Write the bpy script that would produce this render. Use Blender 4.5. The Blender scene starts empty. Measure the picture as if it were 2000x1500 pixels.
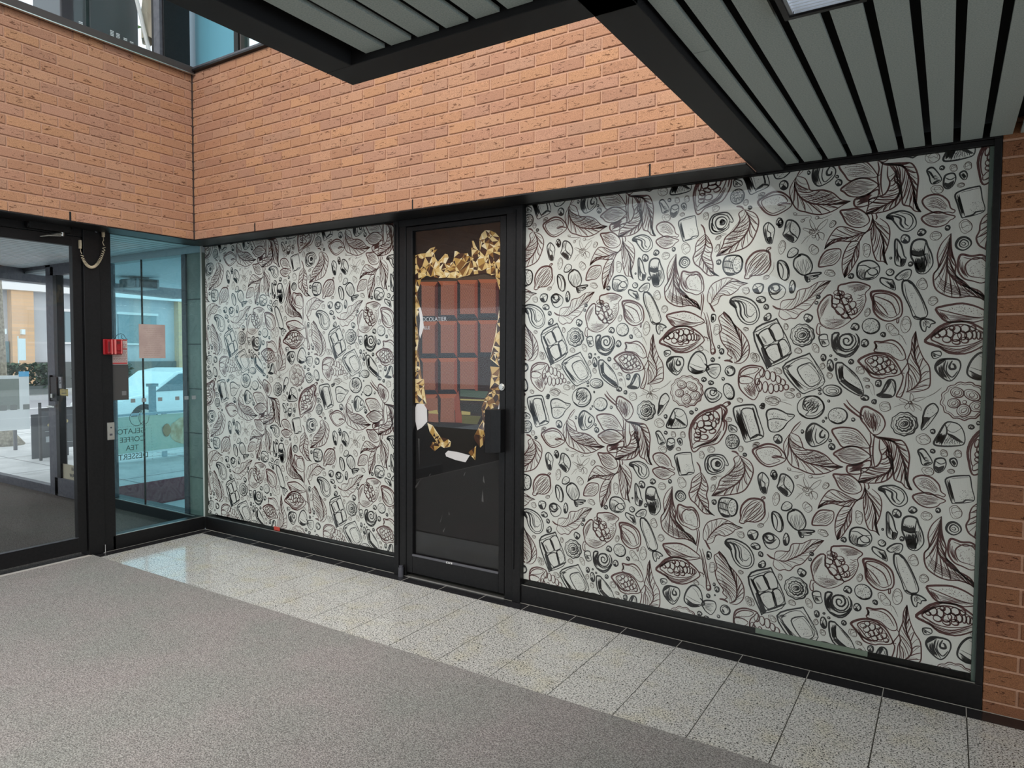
import bpy, math, random
from mathutils import Vector, Matrix
from mathutils.geometry import delaunay_2d_cdt, tessellate_polygon
random.seed(7)
PI=math.pi
sc=bpy.context.scene
C=sc.collection
# ------------------------------------------------------------------ camera
F,YAW,PIT,ROL=1342.4955,0.5654,0.0442,0.006
fw=Vector((-math.sin(YAW)*math.cos(PIT),math.cos(YAW)*math.cos(PIT),-math.sin(PIT)))
rt=Vector((math.cos(YAW),math.sin(YAW),0)); up=rt.cross(fw)
r2=rt*math.cos(ROL)+up*math.sin(ROL); u2=-rt*math.sin(ROL)+up*math.cos(ROL)
cam=bpy.data.cameras.new('camera'); co=bpy.data.objects.new('camera',cam); C.objects.link(co)
M3=Matrix((r2,u2,-fw)).transposed().to_4x4(); M3.translation=Vector((5.2772,-3.4788,1.5)); co.matrix_world=M3
cam.sensor_fit='HORIZONTAL'; cam.sensor_width=36; cam.lens=F/2000*36; cam.clip_start=.05; cam.clip_end=300
sc.camera=co
# ------------------------------------------------------------------ world and lights
w=bpy.data.worlds.new('overcast_sky'); sc.world=w; w.use_nodes=True
nt=w.node_tree; bg=nt.nodes['Background']
tc=nt.nodes.new('ShaderNodeTexCoord'); sx=nt.nodes.new('ShaderNodeSeparateXYZ'); cr=nt.nodes.new('ShaderNodeValToRGB')
nt.links.new(tc.outputs['Generated'],sx.inputs[0]); nt.links.new(sx.outputs['Z'],cr.inputs[0]); nt.links.new(cr.outputs[0],bg.inputs[0])
cr.color_ramp.elements[0].position=0; cr.color_ramp.elements[0].color=(.75,.86,.95,1)
cr.color_ramp.elements[1].position=.6; cr.color_ramp.elements[1].color=(.95,.98,1,1)
bg.inputs[1].default_value=1.3
def area(name,loc,rot,sx_,sy_,power,col=(1,1,1)):
    l=bpy.data.lights.new(name,'AREA'); l.shape='RECTANGLE'; l.size=sx_; l.size_y=sy_; l.energy=power; l.color=col
    o=bpy.data.objects.new(name,l); C.objects.link(o); o.location=loc; o.rotation_euler=rot; return o
area('skylight_daylight',(3.4,-6.2,6.2),(math.radians(52),0,0),3.0,2.6,300,(1,.95,.88))
for lx,ly in ((6.6,-4.2),(6.6,-6.4),(8.2,-4.2)): area('hall_lamp',(lx,ly,2.385),(0,0,0),.16,1.2,28,(1,.93,.84))
vs=sc.view_settings; vs.view_transform='Standard'; vs.look='None'; vs.exposure=0.5; vs.gamma=1; vs.use_curve_mapping=False
# ------------------------------------------------------------------ materials
def mat(name,col,rough=.5,metal=0,spec=.5,emit=None,es=0,alpha=None):
    m=bpy.data.materials.new(name); m.use_nodes=True; b=m.node_tree.nodes['Principled BSDF']
    b.inputs['Base Color'].default_value=(*col,1); b.inputs['Roughness'].default_value=rough; b.inputs['Metallic'].default_value=metal
    b.inputs['Specular IOR Level'].default_value=spec
    if emit: b.inputs['Emission Color'].default_value=(*emit,1); b.inputs['Emission Strength'].default_value=es
    return m
def N(m,t): return m.node_tree.nodes.new(t)
def LK(m,a,b): m.node_tree.links.new(a,b)
def P(m): return m.node_tree.nodes['Principled BSDF']
def noisy(m,scale,c1,c2,lo=.4,hi=.6,bump=0,detail=6,dist=.002,vec=None,rough=None):
    t=N(m,'ShaderNodeTexCoord'); n=N(m,'ShaderNodeTexNoise'); n.inputs['Scale'].default_value=scale; n.inputs['Detail'].default_value=detail
    src=t.outputs['Object']
    if vec:
        mp=N(m,'ShaderNodeMapping'); mp.inputs['Scale'].default_value=vec; LK(m,src,mp.inputs[0]); src=mp.outputs[0]
    LK(m,src,n.inputs['Vector'])
    r=N(m,'ShaderNodeValToRGB'); r.color_ramp.elements[0].position=lo; r.color_ramp.elements[1].position=hi
    r.color_ramp.elements[0].color=(*c1,1); r.color_ramp.elements[1].color=(*c2,1)
    LK(m,n.outputs['Fac'],r.inputs[0]); LK(m,r.outputs[0],P(m).inputs['Base Color'])
    if bump:
        b=N(m,'ShaderNodeBump'); b.inputs['Strength'].default_value=bump; b.inputs['Distance'].default_value=dist
        LK(m,n.outputs['Fac'],b.inputs['Height']); LK(m,b.outputs[0],P(m).inputs['Normal'])
    return m
black=noisy(mat('black_anodised_metal',(.006,.006,.006),.42,0,.3),60,(.004,.004,.0045),(.009,.0085,.009),.3,.7,.1)
black2=mat('black_painted_beam',(.010,.010,.011),.6,0,.3)
void=mat('dark_plenum',(.006,.006,.006),.9)
bronze=mat('dark_brown_metal',(.045,.032,.028),.45)
greym=noisy(mat('grey_metal',(.09,.09,.105),.45,.3),30,(.07,.07,.085),(.11,.11,.125),.3,.7)
slatm=noisy(mat('slat_metal',(.30,.345,.32),.55),220,(.25,.30,.275),(.36,.40,.375),.35,.65)
silver=mat('brushed_steel',(.55,.54,.5),.3,.9)
whitem=mat('white_paint',(.8,.8,.8),.5)
# brick
brick=mat('brick_face',(.4,.2,.12),.85,0,.25)
def brick_nodes(m):
    at=N(m,'ShaderNodeAttribute'); at.attribute_name='tone'
    t=N(m,'ShaderNodeTexCoord')
    n=N(m,'ShaderNodeTexNoise'); n.inputs['Scale'].default_value=300; n.inputs['Detail'].default_value=3; LK(m,t.outputs['Object'],n.inputs['Vector'])
    r=N(m,'ShaderNodeMapRange'); r.inputs[1].default_value=.35; r.inputs[2].default_value=.65; r.inputs[3].default_value=.72; r.inputs[4].default_value=1.22; LK(m,n.outputs['Fac'],r.inputs[0])
    mx=N(m,'ShaderNodeMix'); mx.data_type='RGBA'; mx.blend_type='MULTIPLY'; mx.inputs[0].default_value=1
    LK(m,at.outputs['Color'],mx.inputs[6]); LK(m,r.outputs[0],mx.inputs[7])
    # bark-like drag marks in the clay
    mp=N(m,'ShaderNodeMapping'); mp.inputs['Rotation'].default_value=(0,.6,.6); mp.inputs['Scale'].default_value=(1,1,3.4); LK(m,t.outputs['Object'],mp.inputs[0])
    v=N(m,'ShaderNodeTexNoise'); v.inputs['Scale'].default_value=24; v.inputs['Detail'].default_value=4; v.inputs['Distortion'].default_value=1.2; LK(m,mp.outputs[0],v.inputs['Vector'])
    r3=N(m,'ShaderNodeValToRGB'); e=r3.color_ramp.elements; e[0].position=.325; e[0].color=(.34,.27,.24,1); e[1].position=.365; e[1].color=(1,1,1,1); LK(m,v.outputs['Fac'],r3.inputs[0])
    m2=N(m,'ShaderNodeMix'); m2.data_type='RGBA'; m2.blend_type='MULTIPLY'; m2.inputs[0].default_value=.9
    LK(m,mx.outputs[2],m2.inputs[6]); LK(m,r3.outputs[0],m2.inputs[7]); LK(m,m2.outputs[2],P(m).inputs['Base Color'])
    ad=N(m,'ShaderNodeMath'); ad.operation='MULTIPLY_ADD'; ad.inputs[1].default_value=.25; LK(m,n.outputs['Fac'],ad.inputs[0]); LK(m,r3.outputs[0],ad.inputs[2])
    b=N(m,'ShaderNodeBump'); b.inputs['Strength'].default_value=.9; b.inputs['Distance'].default_value=.0035; LK(m,ad.outputs[0],b.inputs['Height']); LK(m,b.outputs[0],P(m).inputs['Normal'])
brick_nodes(brick)
mortar=noisy(mat('mortar',(.42,.22,.14),.9),200,(.43,.235,.15),(.52,.31,.21),.3,.7,.3)
# granite
gran=mat('speckled_granite',(.5,.5,.46),.12)
def granite(m):
    t=N(m,'ShaderNodeTexCoord')
    n=N(m,'ShaderNodeTexNoise'); n.inputs['Scale'].default_value=150; n.inputs['Detail'].default_value=4; n.inputs['Roughness'].default_value=.6; n.inputs['Distortion'].default_value=.6; LK(m,t.outputs['Object'],n.inputs['Vector'])
    r=N(m,'ShaderNodeValToRGB'); e=r.color_ramp.elements; e[0].position=.40; e[0].color=(.015,.015,.015,1); e[1].position=.46; e[1].color=(.50,.49,.46,1)
    x=e.new(.60); x.color=(.80,.79,.76,1); LK(m,n.outputs['Fac'],r.inputs[0])
    n2=N(m,'ShaderNodeTexNoise'); n2.inputs['Scale'].default_value=6; n2.inputs['Detail'].default_value=2; LK(m,t.outputs['Object'],n2.inputs['Vector'])
    r2_=N(m,'ShaderNodeValToRGB'); r2_.color_ramp.elements[0].position=.5; r2_.color_ramp.elements[0].color=(1,1,1,1); r2_.color_ramp.elements[1].position=.72; r2_.color_ramp.elements[1].color=(1,.97,.86,1); LK(m,n2.outputs['Fac'],r2_.inputs[0])
    mx=N(m,'ShaderNodeMix'); mx.data_type='RGBA'; mx.blend_type='MULTIPLY'; mx.inputs[0].default_value=1; LK(m,r.outputs[0],mx.inputs[6]); LK(m,r2_.outputs[0],mx.inputs[7]); LK(m,mx.outputs[2],P(m).inputs['Base Color'])
granite(gran)
darkgran=noisy(mat('black_granite',(.02,.02,.022),.22),300,(.012,.012,.013),(.04,.038,.042),.4,.7)
grout=mat('grout',(.32,.30,.27),.9); groutd=mat('dark_grout',(.10,.095,.08),.9)
carpet=mat('grey_carpet',(.22,.21,.2),.98,0,.1)
def carpetn(m,a=(.17,.162,.158),b=(.50,.485,.47)):
    t=N(m,'ShaderNodeTexCoord')
    v=N(m,'ShaderNodeTexVoronoi'); v.inputs['Scale'].default_value=150; LK(m,t.outputs['Object'],v.inputs['Vector'])
    n=N(m,'ShaderNodeTexNoise'); n.inputs['Scale'].default_value=180; n.inputs['Detail'].default_value=3; LK(m,t.outputs['Object'],n.inputs['Vector'])
    r=N(m,'ShaderNodeValToRGB'); r.color_ramp.elements[0].position=.35; r.color_ramp.elements[0].color=(*a,1); r.color_ramp.elements[1].position=.66; r.color_ramp.elements[1].color=(*b,1); LK(m,n.outputs['Fac'],r.inputs[0])
    n2=N(m,'ShaderNodeTexNoise'); n2.inputs['Scale'].default_value=2.2; n2.inputs['Detail'].default_value=4; LK(m,t.outputs['Object'],n2.inputs['Vector'])
    r3=N(m,'ShaderNodeValToRGB'); r3.color_ramp.elements[0].position=.35; r3.color_ramp.elements[0].color=(1.0,.95,.95,1); r3.color_ramp.elements[1].position=.65; r3.color_ramp.elements[1].color=(.9,.93,.9,1); LK(m,n2.outputs['Fac'],r3.inputs[0])
    mx=N(m,'ShaderNodeMix'); mx.data_type='RGBA'; mx.blend_type='MULTIPLY'; mx.inputs[0].default_value=1; LK(m,r.outputs[0],mx.inputs[6]); LK(m,r3.outputs[0],mx.inputs[7]); LK(m,mx.outputs[2],P(m).inputs['Base Color'])
    b=N(m,'ShaderNodeBump'); b.inputs['Strength'].default_value=.8; b.inputs['Distance'].default_value=.004; LK(m,v.outputs['Distance'],b.inputs['Height']); LK(m,b.outputs[0],P(m).inputs['Normal'])
carpetn(carpet)
vestc=mat('brown_mat_carpet',(.1,.09,.085),.95,0,.1); carpetn(vestc,(.05,.043,.04),(.16,.145,.135))
redmat=noisy(mat('maroon_mat',(.16,.04,.055),.95,0,.1),150,(.08,.018,.028),(.22,.07,.09),.35,.65)
def glassm(name,tint=(.93,.97,.95),refl=1.0,rough=0.0):
    m=bpy.data.materials.new(name); m.use_nodes=True; t=m.node_tree; t.nodes.clear()
    o=t.nodes.new('ShaderNodeOutputMaterial'); tr=t.nodes.new('ShaderNodeBsdfTransparent'); g=t.nodes.new('ShaderNodeBsdfGlossy'); f=t.nodes.new('ShaderNodeMath'); lw=t.nodes.new('ShaderNodeLayerWeight'); pw=t.nodes.new('ShaderNodeMath'); x=t.nodes.new('ShaderNodeMixShader')
    tr.inputs[0].default_value=(*tint,1); g.inputs['Roughness'].default_value=rough; g.inputs['Color'].default_value=(1,1,1,1); lw.inputs[0].default_value=.5; pw.operation='POWER'; pw.inputs[1].default_value=5; t.links.new(lw.outputs['Facing'],pw.inputs[0]); f.operation='MULTIPLY_ADD'; f.inputs[1].default_value=.96*refl; f.inputs[2].default_value=.04*refl; t.links.new(pw.outputs[0],f.inputs[0])
    t.links.new(f.outputs[0],x.inputs[0]); t.links.new(tr.outputs[0],x.inputs[1]); t.links.new(g.outputs[0],x.inputs[2]); t.links.new(x.outputs[0],o.inputs[0]); return m
glass=glassm('clear_glass',(.985,.99,.985),.55); glassb=glassm('blue_tinted_glass',(.80,.945,.965),.8); glassdoor=glassm('door_glass',(.99,.99,.99),.6)
film=mat('printed_film_ground',(.60,.62,.58),.55)
def filmn(m):
    t=N(m,'ShaderNodeTexCoord'); wv=N(m,'ShaderNodeTexWave'); wv.inputs['Scale'].default_value=95; wv.bands_direction='X'; LK(m,t.outputs['Object'],wv.inputs['Vector'])
    r=N(m,'ShaderNodeValToRGB'); r.color_ramp.elements[0].color=(.60,.60,.57,1); r.color_ramp.elements[1].color=(.68,.68,.645,1); LK(m,wv.outputs['Fac'],r.inputs[0]); LK(m,r.outputs[0],P(m).inputs['Base Color'])
filmn(film)
inkK=mat('black_ink',(.010,.010,.012),.5); inkM=mat('maroon_ink',(.075,.02,.02),.5); inkG=mat('thin_brown_ink',(.085,.055,.045),.5)
# ------------------------------------------------------------------ builders
class MB:
    def __init__(s): s.v=[]; s.f=[]; s.m=[]; s.t=[]; s.tone=(1,1,1)
    def face(s,ps,mi=0):
        b=len(s.v); s.v+= [tuple(p) for p in ps]; s.f.append(tuple(range(b,b+len(ps)))); s.m.append(mi); s.t.append(s.tone)
    def box(s,x0,x1,y0,y1,z0,z1,mi=0,R=None):
        vs=[(x,y,z) for x in (x0,x1) for y in (y0,y1) for z in (z0,z1)]
        if R: vs=[tuple(R@Vector(v)) for v in vs]
        b=len(s.v); s.v+=vs
        for f in ((0,1,3,2),(4,6,7,5),(0,4,5,1),(2,3,7,6),(0,2,6,4),(1,5,7,3)): s.f.append(tuple(b+i for i in f)); s.m.append(mi); s.t.append(s.tone)
    def tube(s,pts,r,n=8,mi=0,cap=True,close=False):
        pts=[Vector(p) for p in pts]; k=len(pts); rings=[]; ref=None
        for i,p in enumerate(pts):
            a=pts[(i-1)%k] if (close or i>0) else p; c=pts[(i+1)%k] if (close or i<k-1) else p
            d=(c-a).normalized()
            if ref is None: ref=Vector((0,0,1)) if abs(d.z)<.9 else Vector((1,0,0))
            x=ref-d*ref.dot(d)
            if x.length<1e-6: x=Vector((1,0,0)).cross(d)
            x.normalize(); ref=x; y=d.cross(x); rr=r[i] if isinstance(r,(list,tuple)) else r
            b=len(s.v); rings.append(b); s.v+=[tuple(p+x*rr*math.cos(2*PI*j/n)+y*rr*math.sin(2*PI*j/n)) for j in range(n)]
        for i in range(k if close else k-1):
            a,b=rings[i],rings[(i+1)%k]
            for j in range(n): s.f.append((a+j,a+(j+1)%n,b+(j+1)%n,b+j)); s.m.append(mi); s.t.append(s.tone)
        if cap and not close:
            s.f.append(tuple(rings[0]+j for j in reversed(range(n)))); s.m.append(mi); s.t.append(s.tone)
            s.f.append(tuple(rings[-1]+j for j in range(n))); s.m.append(mi); s.t.append(s.tone)
    def prism(s,poly,h0,h1,axis='y',mi=0):   # poly in the two other axes
        def mk(a,b,h): return {'y':(a,h,b),'x':(h,a,b),'z':(a,b,h)}[axis]
        n=len(poly); b=len(s.v); s.v+=[mk(a,c,h0) for a,c in poly]+[mk(a,c,h1) for a,c in poly]
        s.f.append(tuple(b+i for i in range(n))); s.f.append(tuple(b+n+i for i in reversed(range(n)))); s.m+=[mi,mi]; s.t+=[s.tone]*2
        for i in range(n): s.f.append((b+i,b+n+i,b+n+(i+1)%n,b+(i+1)%n)); s.m.append(mi); s.t.append(s.tone)
    def sphere(s,c,r,nu=12,nv=8,mi=0,sc_=(1,1,1),jit=0):
        b=len(s.v); c=Vector(c); rn=random.Random(int(c.x*1e4)+int(c.z*1e4))
        for i in range(nv+1):
            for j in range(nu):
                th=PI*i/nv; ph=2*PI*j/nu; k=r*(1+jit*(rn.random()-.5))
                s.v.append((c.x+k*sc_[0]*math.sin(th)*math.cos(ph),c.y+k*sc_[1]*math.sin(th)*math.sin(ph),c.z+k*sc_[2]*math.cos(th)))
        for i in range(nv):
            for j in range(nu): s.f.append((b+i*nu+j,b+(i+1)*nu+j,b+(i+1)*nu+(j+1)%nu,b+i*nu+(j+1)%nu)); s.m.append(mi); s.t.append(s.tone)
    def build(s,name,mats,parent=None,bev=0,smooth=False,tone=False):
        me=bpy.data.meshes.new(name); me.from_pydata(s.v,[],s.f)
        for m in (mats if isinstance(mats,(list,tuple)) else [mats]): me.materials.append(m)
        me.polygons.foreach_set('material_index',s.m)
        if tone:
            a=me.attributes.new('tone','FLOAT_COLOR','FACE'); a.data.foreach_set('color',[c for t in s.t for c in (*t,1)])
        if smooth: me.polygons.foreach_set('use_smooth',[True]*len(s.f))
        me.update(); o=bpy.data.objects.new(name,me); C.objects.link(o)
        # origin at the base centre of the mesh
        if parent is not None:
            o.parent=parent; o.matrix_parent_inverse=PM[parent.name]
        if bev:
            b=o.modifiers.new('bevel','BEVEL'); b.width=bev; b.segments=2; b.limit_method='ANGLE'
        return o
def split(b,name,mats,parent=None,bev=0):
    par=list(range(len(b.v)))
    def fd(i):
        while par[i]!=i: par[i]=par[par[i]]; i=par[i]
        return i
    for f in b.f:
        for i in f[1:]: par[fd(i)]=fd(f[0])
    g={}
    for k,f in enumerate(b.f): g.setdefault(fd(f[0]),[]).append(k)
    for ks in g.values():
        q=MB(); mp={}
        for k in ks:
            for i in b.f[k]:
                if i not in mp: mp[i]=len(q.v); q.v.append(b.v[i])
            q.f.append(tuple(mp[i] for i in b.f[k])); q.m.append(b.m[k]); q.t.append(b.t[k])
        q.build(name,mats,parent,bev)
PM={}
def tag(o,label=None,cat=None,group=None,kind=None):
    if label: o['label']=label
    if cat: o['category']=cat
    if group: o['group']=group
    if kind: o['kind']=kind
    return o
def thing(name,loc,label=None,cat=None,group=None,kind=None,parent=None):
    o=bpy.data.objects.new(name,None); C.objects.link(o); o.location=loc; o.empty_display_size=.05
    PM[o.name]=Matrix.Translation(Vector(loc)).inverted()
    if parent is not None:
        o.parent=parent; o.matrix_parent_inverse=PM[parent.name]
    return tag(o,label,cat,group,kind)
def bx(name,m,x0,x1,y0,y1,z0,z1,parent=None,bev=0):
    b=MB(); b.box(x0,x1,y0,y1,z0,z1); return b.build(name,m,parent,bev)
def st(o,label): return tag(o,label,kind='structure')
def text_part(name,body,size,m,loc,rot,parent,ext=.0006,align='LEFT',sx_=1,font=None):
    cu=bpy.data.curves.new(name,'FONT'); cu.body=body; cu.size=size; cu.extrude=ext; cu.align_x=align
    o=bpy.data.objects.new(name+'_tmp',cu); C.objects.link(o); dg=bpy.context.evaluated_depsgraph_get(); me=bpy.data.meshes.new_from_object(o.evaluated_get(dg)); bpy.data.objects.remove(o)
    T=Matrix.LocRotScale(Vector(loc),__import__('mathutils').Euler(rot),Vector((sx_,1,1))); me.transform(T)
    me.materials.clear(); me.materials.append(m); ob=bpy.data.objects.new(name,me); C.objects.link(ob)
    if parent is not None: ob.parent=parent; ob.matrix_parent_inverse=PM[parent.name]
    return ob
# ------------------------------------------------------------------ brick walls
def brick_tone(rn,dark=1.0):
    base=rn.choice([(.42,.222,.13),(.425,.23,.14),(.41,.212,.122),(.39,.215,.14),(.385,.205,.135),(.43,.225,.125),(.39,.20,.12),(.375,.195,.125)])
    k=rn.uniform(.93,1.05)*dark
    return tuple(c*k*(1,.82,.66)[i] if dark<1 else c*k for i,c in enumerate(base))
def brick_wall(name,label,axis,face,out,h0,z0,z1,u0,u1,mod,course,phase,depth=.22,seed=1,dark=1.0,tiltjoint=.0105):
    """axis: direction of the courses; face: coordinate of the brick face; out: +1/-1 side the face looks to"""
    rn=random.Random(seed); b=MB(); rows=int(math.ceil((z1-z0)/course-1e-6)); j=tiltjoint; g=.007
    for r in range(rows):
        a0=z0+r*course; a1=min(a0+course-j,z1)
        if a1-a0<.01: continue
        off=phase+(mod/2 if r%2 else 0); k0=math.floor((u0-off)/mod)-1
        u=off+k0*mod
        while u<u1:
            s0,s1=max(u+j/2,u0),min(u+mod-j/2,u1); u+=mod
            if s1-s0<.012: continue
            b.tone=brick_tone(rn,dark); d=rn.uniform(-.0012,.0012)
            f0=face-out*g*1.6; c=.0025
            # chamfered front
            P0=[(s0,a0),(s1,a0),(s1,a1),(s0,a1)]; P1=[(s0+c,a0+c),(s1-c,a0+c),(s1-c,a1-c),(s0+c,a1-c)]
            def mk(p,h): return (p[0],h,p[1]) if axis=='x' else (h,p[0],p[1])
            fr=face+out*d
            q0=[mk(p,f0) for p in P0]; q1=[mk(p,fr-out*c) for p in P0]; q2=[mk(p,fr) for p in P1]
            fl=(axis=='x')==(out<0)
            def F(ps): b.face(ps if fl else ps[::-1],0)
            F(q2)
            for i in range(4):
                k=(i+1)%4; F([q1[i],q1[k],q2[k],q2[i]]); F([q0[i],q0[k],q1[k],q1[i]])
    b.tone=(1,1,1); m0,m1=face-out*g,face-out*depth
    lo,hi=min(m0,m1),max(m0,m1)
    if axis=='x': b.box(u0,u1,lo,hi,z0,z1,1)
    else: b.box(lo,hi,u0,u1,z0,z1,1)
    return st(b.build(name,[brick,mortar],tone=True),label)
ZB,ZT=2.376,3.655
brick_wall('wall_back','orange textured brick band above the shop window and shop door','x',-.233,-1,0,ZB,ZT,.262,4.472,.196,.0672,.02,depth=.2,seed=3)
brick_wall('wall_left','orange textured brick band above the glazed entrance on the left','y',.267,1,0,ZB,ZT,-7.5,-.24,.2,.0672,-.135+.04,depth=.25,seed=5)
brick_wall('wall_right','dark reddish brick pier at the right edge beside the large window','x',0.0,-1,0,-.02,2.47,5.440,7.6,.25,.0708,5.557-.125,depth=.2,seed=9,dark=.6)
# dark control joint in the inside corner, sloping lintel angles
st(bx('trim_1',bronze,.262,.272,-.243,-.233,ZB,ZT),'dark sealant joint in the inside brick corner')
b=MB(); b.box(.262,4.472,-.236,-.04,ZB-.008,ZB-.001); b.box(.03,.27,-7.5,-.04,ZB-.008,ZB-.001); st(b.build('trim_2',black),'black steel lintel angle under the brick bands')
b=MB()
for x in (1.0,2.493,4.012): b.box(x-.004,x+.004,-.2355,-.2325,ZB,ZB+.058)
b.box(.2655,.2695,-1.142,-1.130,ZB,ZB+.058); st(b.build('trim_3',void),'open black weep joints in the lowest brick course')
# upper walls / sills
bx_=bx('trim_4',bronze,.04,.305,-7.5,-.24,ZT-.02,ZT+.035,bev=.004); st(bx_,'dark brown metal sill capping the left brick band')
b=MB(); b.box(.29,.312,-7.5,-.225,ZT-.026,ZT-.02); st(b.build('trim_5',silver),'thin pale strip standing in for the highlight on the lower lip of the left sill')  # bright strip models the highlight along the sill lip
b=MB(); b.box(.262,4.75,-.262,-.03,ZT-.002,ZT+.012,0); b.box(.262,4.75,-.255,-.03,ZT+.012,ZT+.03,1); st(b.build('trim_6',[black,greym]),'black and grey window sill on the back brick band')
# ------------------------------------------------------------------ floor
b=MB(); b.box(0,9.5,-9,0.12,-.12,-.004,1)
# granite tiles, black border row
X0=5.383; T=.311
def tile(x0,x1,y0,y1,mi):
    x0=max(x0,0.0); x1=min(x1,9.4)
    if x1-x0<.02: return
    g=.0022 if mi==0 else .002
    b.box(x0+g,x1-g,y0+g,y1-g,-.02,0.0,mi)
k0=-18
for k in range(k0,13):
    tile(X0+k*T,X0+(k+1)*T,-.096,-.004,2)
    xa=X0+k*T
    for (ya,yb) in ((-.31,-.096),(-.621,-.31),(-.932,-.621)): tile(max(xa,.096) if xa<.096<xa+T else xa, xa+T, ya,yb,0) if xa+T>.1 else None
for k in range(3): b.box(.004,.096,-.096-(k+1)*T+.002,-.096-k*T-.002,-.02,0,2)
st(b.build('floor',[gran,groutd,darkgran]),'polished speckled granite tiles with a black border row along the shopfront')
b=MB(); b.box(0.0,9.4,-.0035,.0,-.02,.0006); b.box(-.0,.0035,-.93,0,-.02,.0006)
for k in range(-17,13): b.box(X0+k*T-.0016,X0+k*T+.0016,-.095,-.004,-.02,.0003)
st(b.build('trim_7',mat('pale_sealant',(.42,.40,.36),.8)),'pale sealant line at the foot of the shopfront')
b=MB(); b.prism([(-.0,-.915),(9.4,-.885),(9.4,-9),(0,-9)],-.003,.007,'z'); tag(b.build('carpet',carpet),'grey ribbed commercial carpet covering the foreground floor','carpet')
b=MB(); b.box(.0,.035,-9,-.93,0,.0085); st(b.build('trim_8',mat('pale_threshold',(.5,.46,.42),.5)),'pale metal strip along the carpet at the entrance doors')
# ------------------------------------------------------------------ shopfront frames, windows
def window_thing(name,label,loc): return thing(name,loc,label,kind='structure')
w1=window_thing('window_1','left shop window with black base and head frame',(1.05,0,0))
b=MB(); b.box(0,2.135,-.0,.10,0,.107); b.build('base_frame',black,w1,.003)
b=MB(); b.box(0,2.135,0,.10,2.396,2.46); b.box(0,2.135,.012,.10,2.374,2.396); b.build('head_frame',black,w1,.002)
b=MB(); b.box(0.03,2.12,.016,.0225,.107,2.374); b.build('glass_pane',glass,w1)
b=MB(); b.box(0,2.13,.005,.012,.1072,.1105); b.build('glazing_bead',silver,w1)
w2=window_thing('window_2','large right shop window with black base and head frame',(4.28,0,0))
b=MB(); b.box(3.14,5.438,0,.10,0,.107); b.build('base_frame',black,w2,.003)
b=MB(); b.box(3.14,5.438,0,.10,2.396,2.46); b.box(3.14,5.438,.012,.10,2.374,2.396); b.build('head_frame',black,w2,.002)
b=MB(); b.box(5.412,5.438,0,.10,.107,2.396); b.build('side_frame',black,w2,.002)
b=MB(); b.box(3.14,5.414,.016,.0225,.107,2.374); b.build('glass_pane',glass,w2)
b=MB(); b.box(3.14,5.42,.005,.012,.1072,.1105); b.build('glazing_bead',silver,w2)
b=MB(); b.box(4.5,5.0,.031,.05,.112,.137); b.build('inner_ledge',mat('green_grey_strip',(.17,.22,.17),.6),w2)
b=MB(); b.box(5.397,5.412,.024,.05,.107,2.37); b.build('edge_strip',mat('green_glass_edge',(.12,.17,.15),.2),w2)
st(bx('shop_light_block',mat('dark_shop_backing',(.02,.024,.022),.8),0,5.44,.10,.13,0,2.46),'dark sheet added directly behind the covered shop windows to block light')  # dark sheet added behind the films to keep light out
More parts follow.
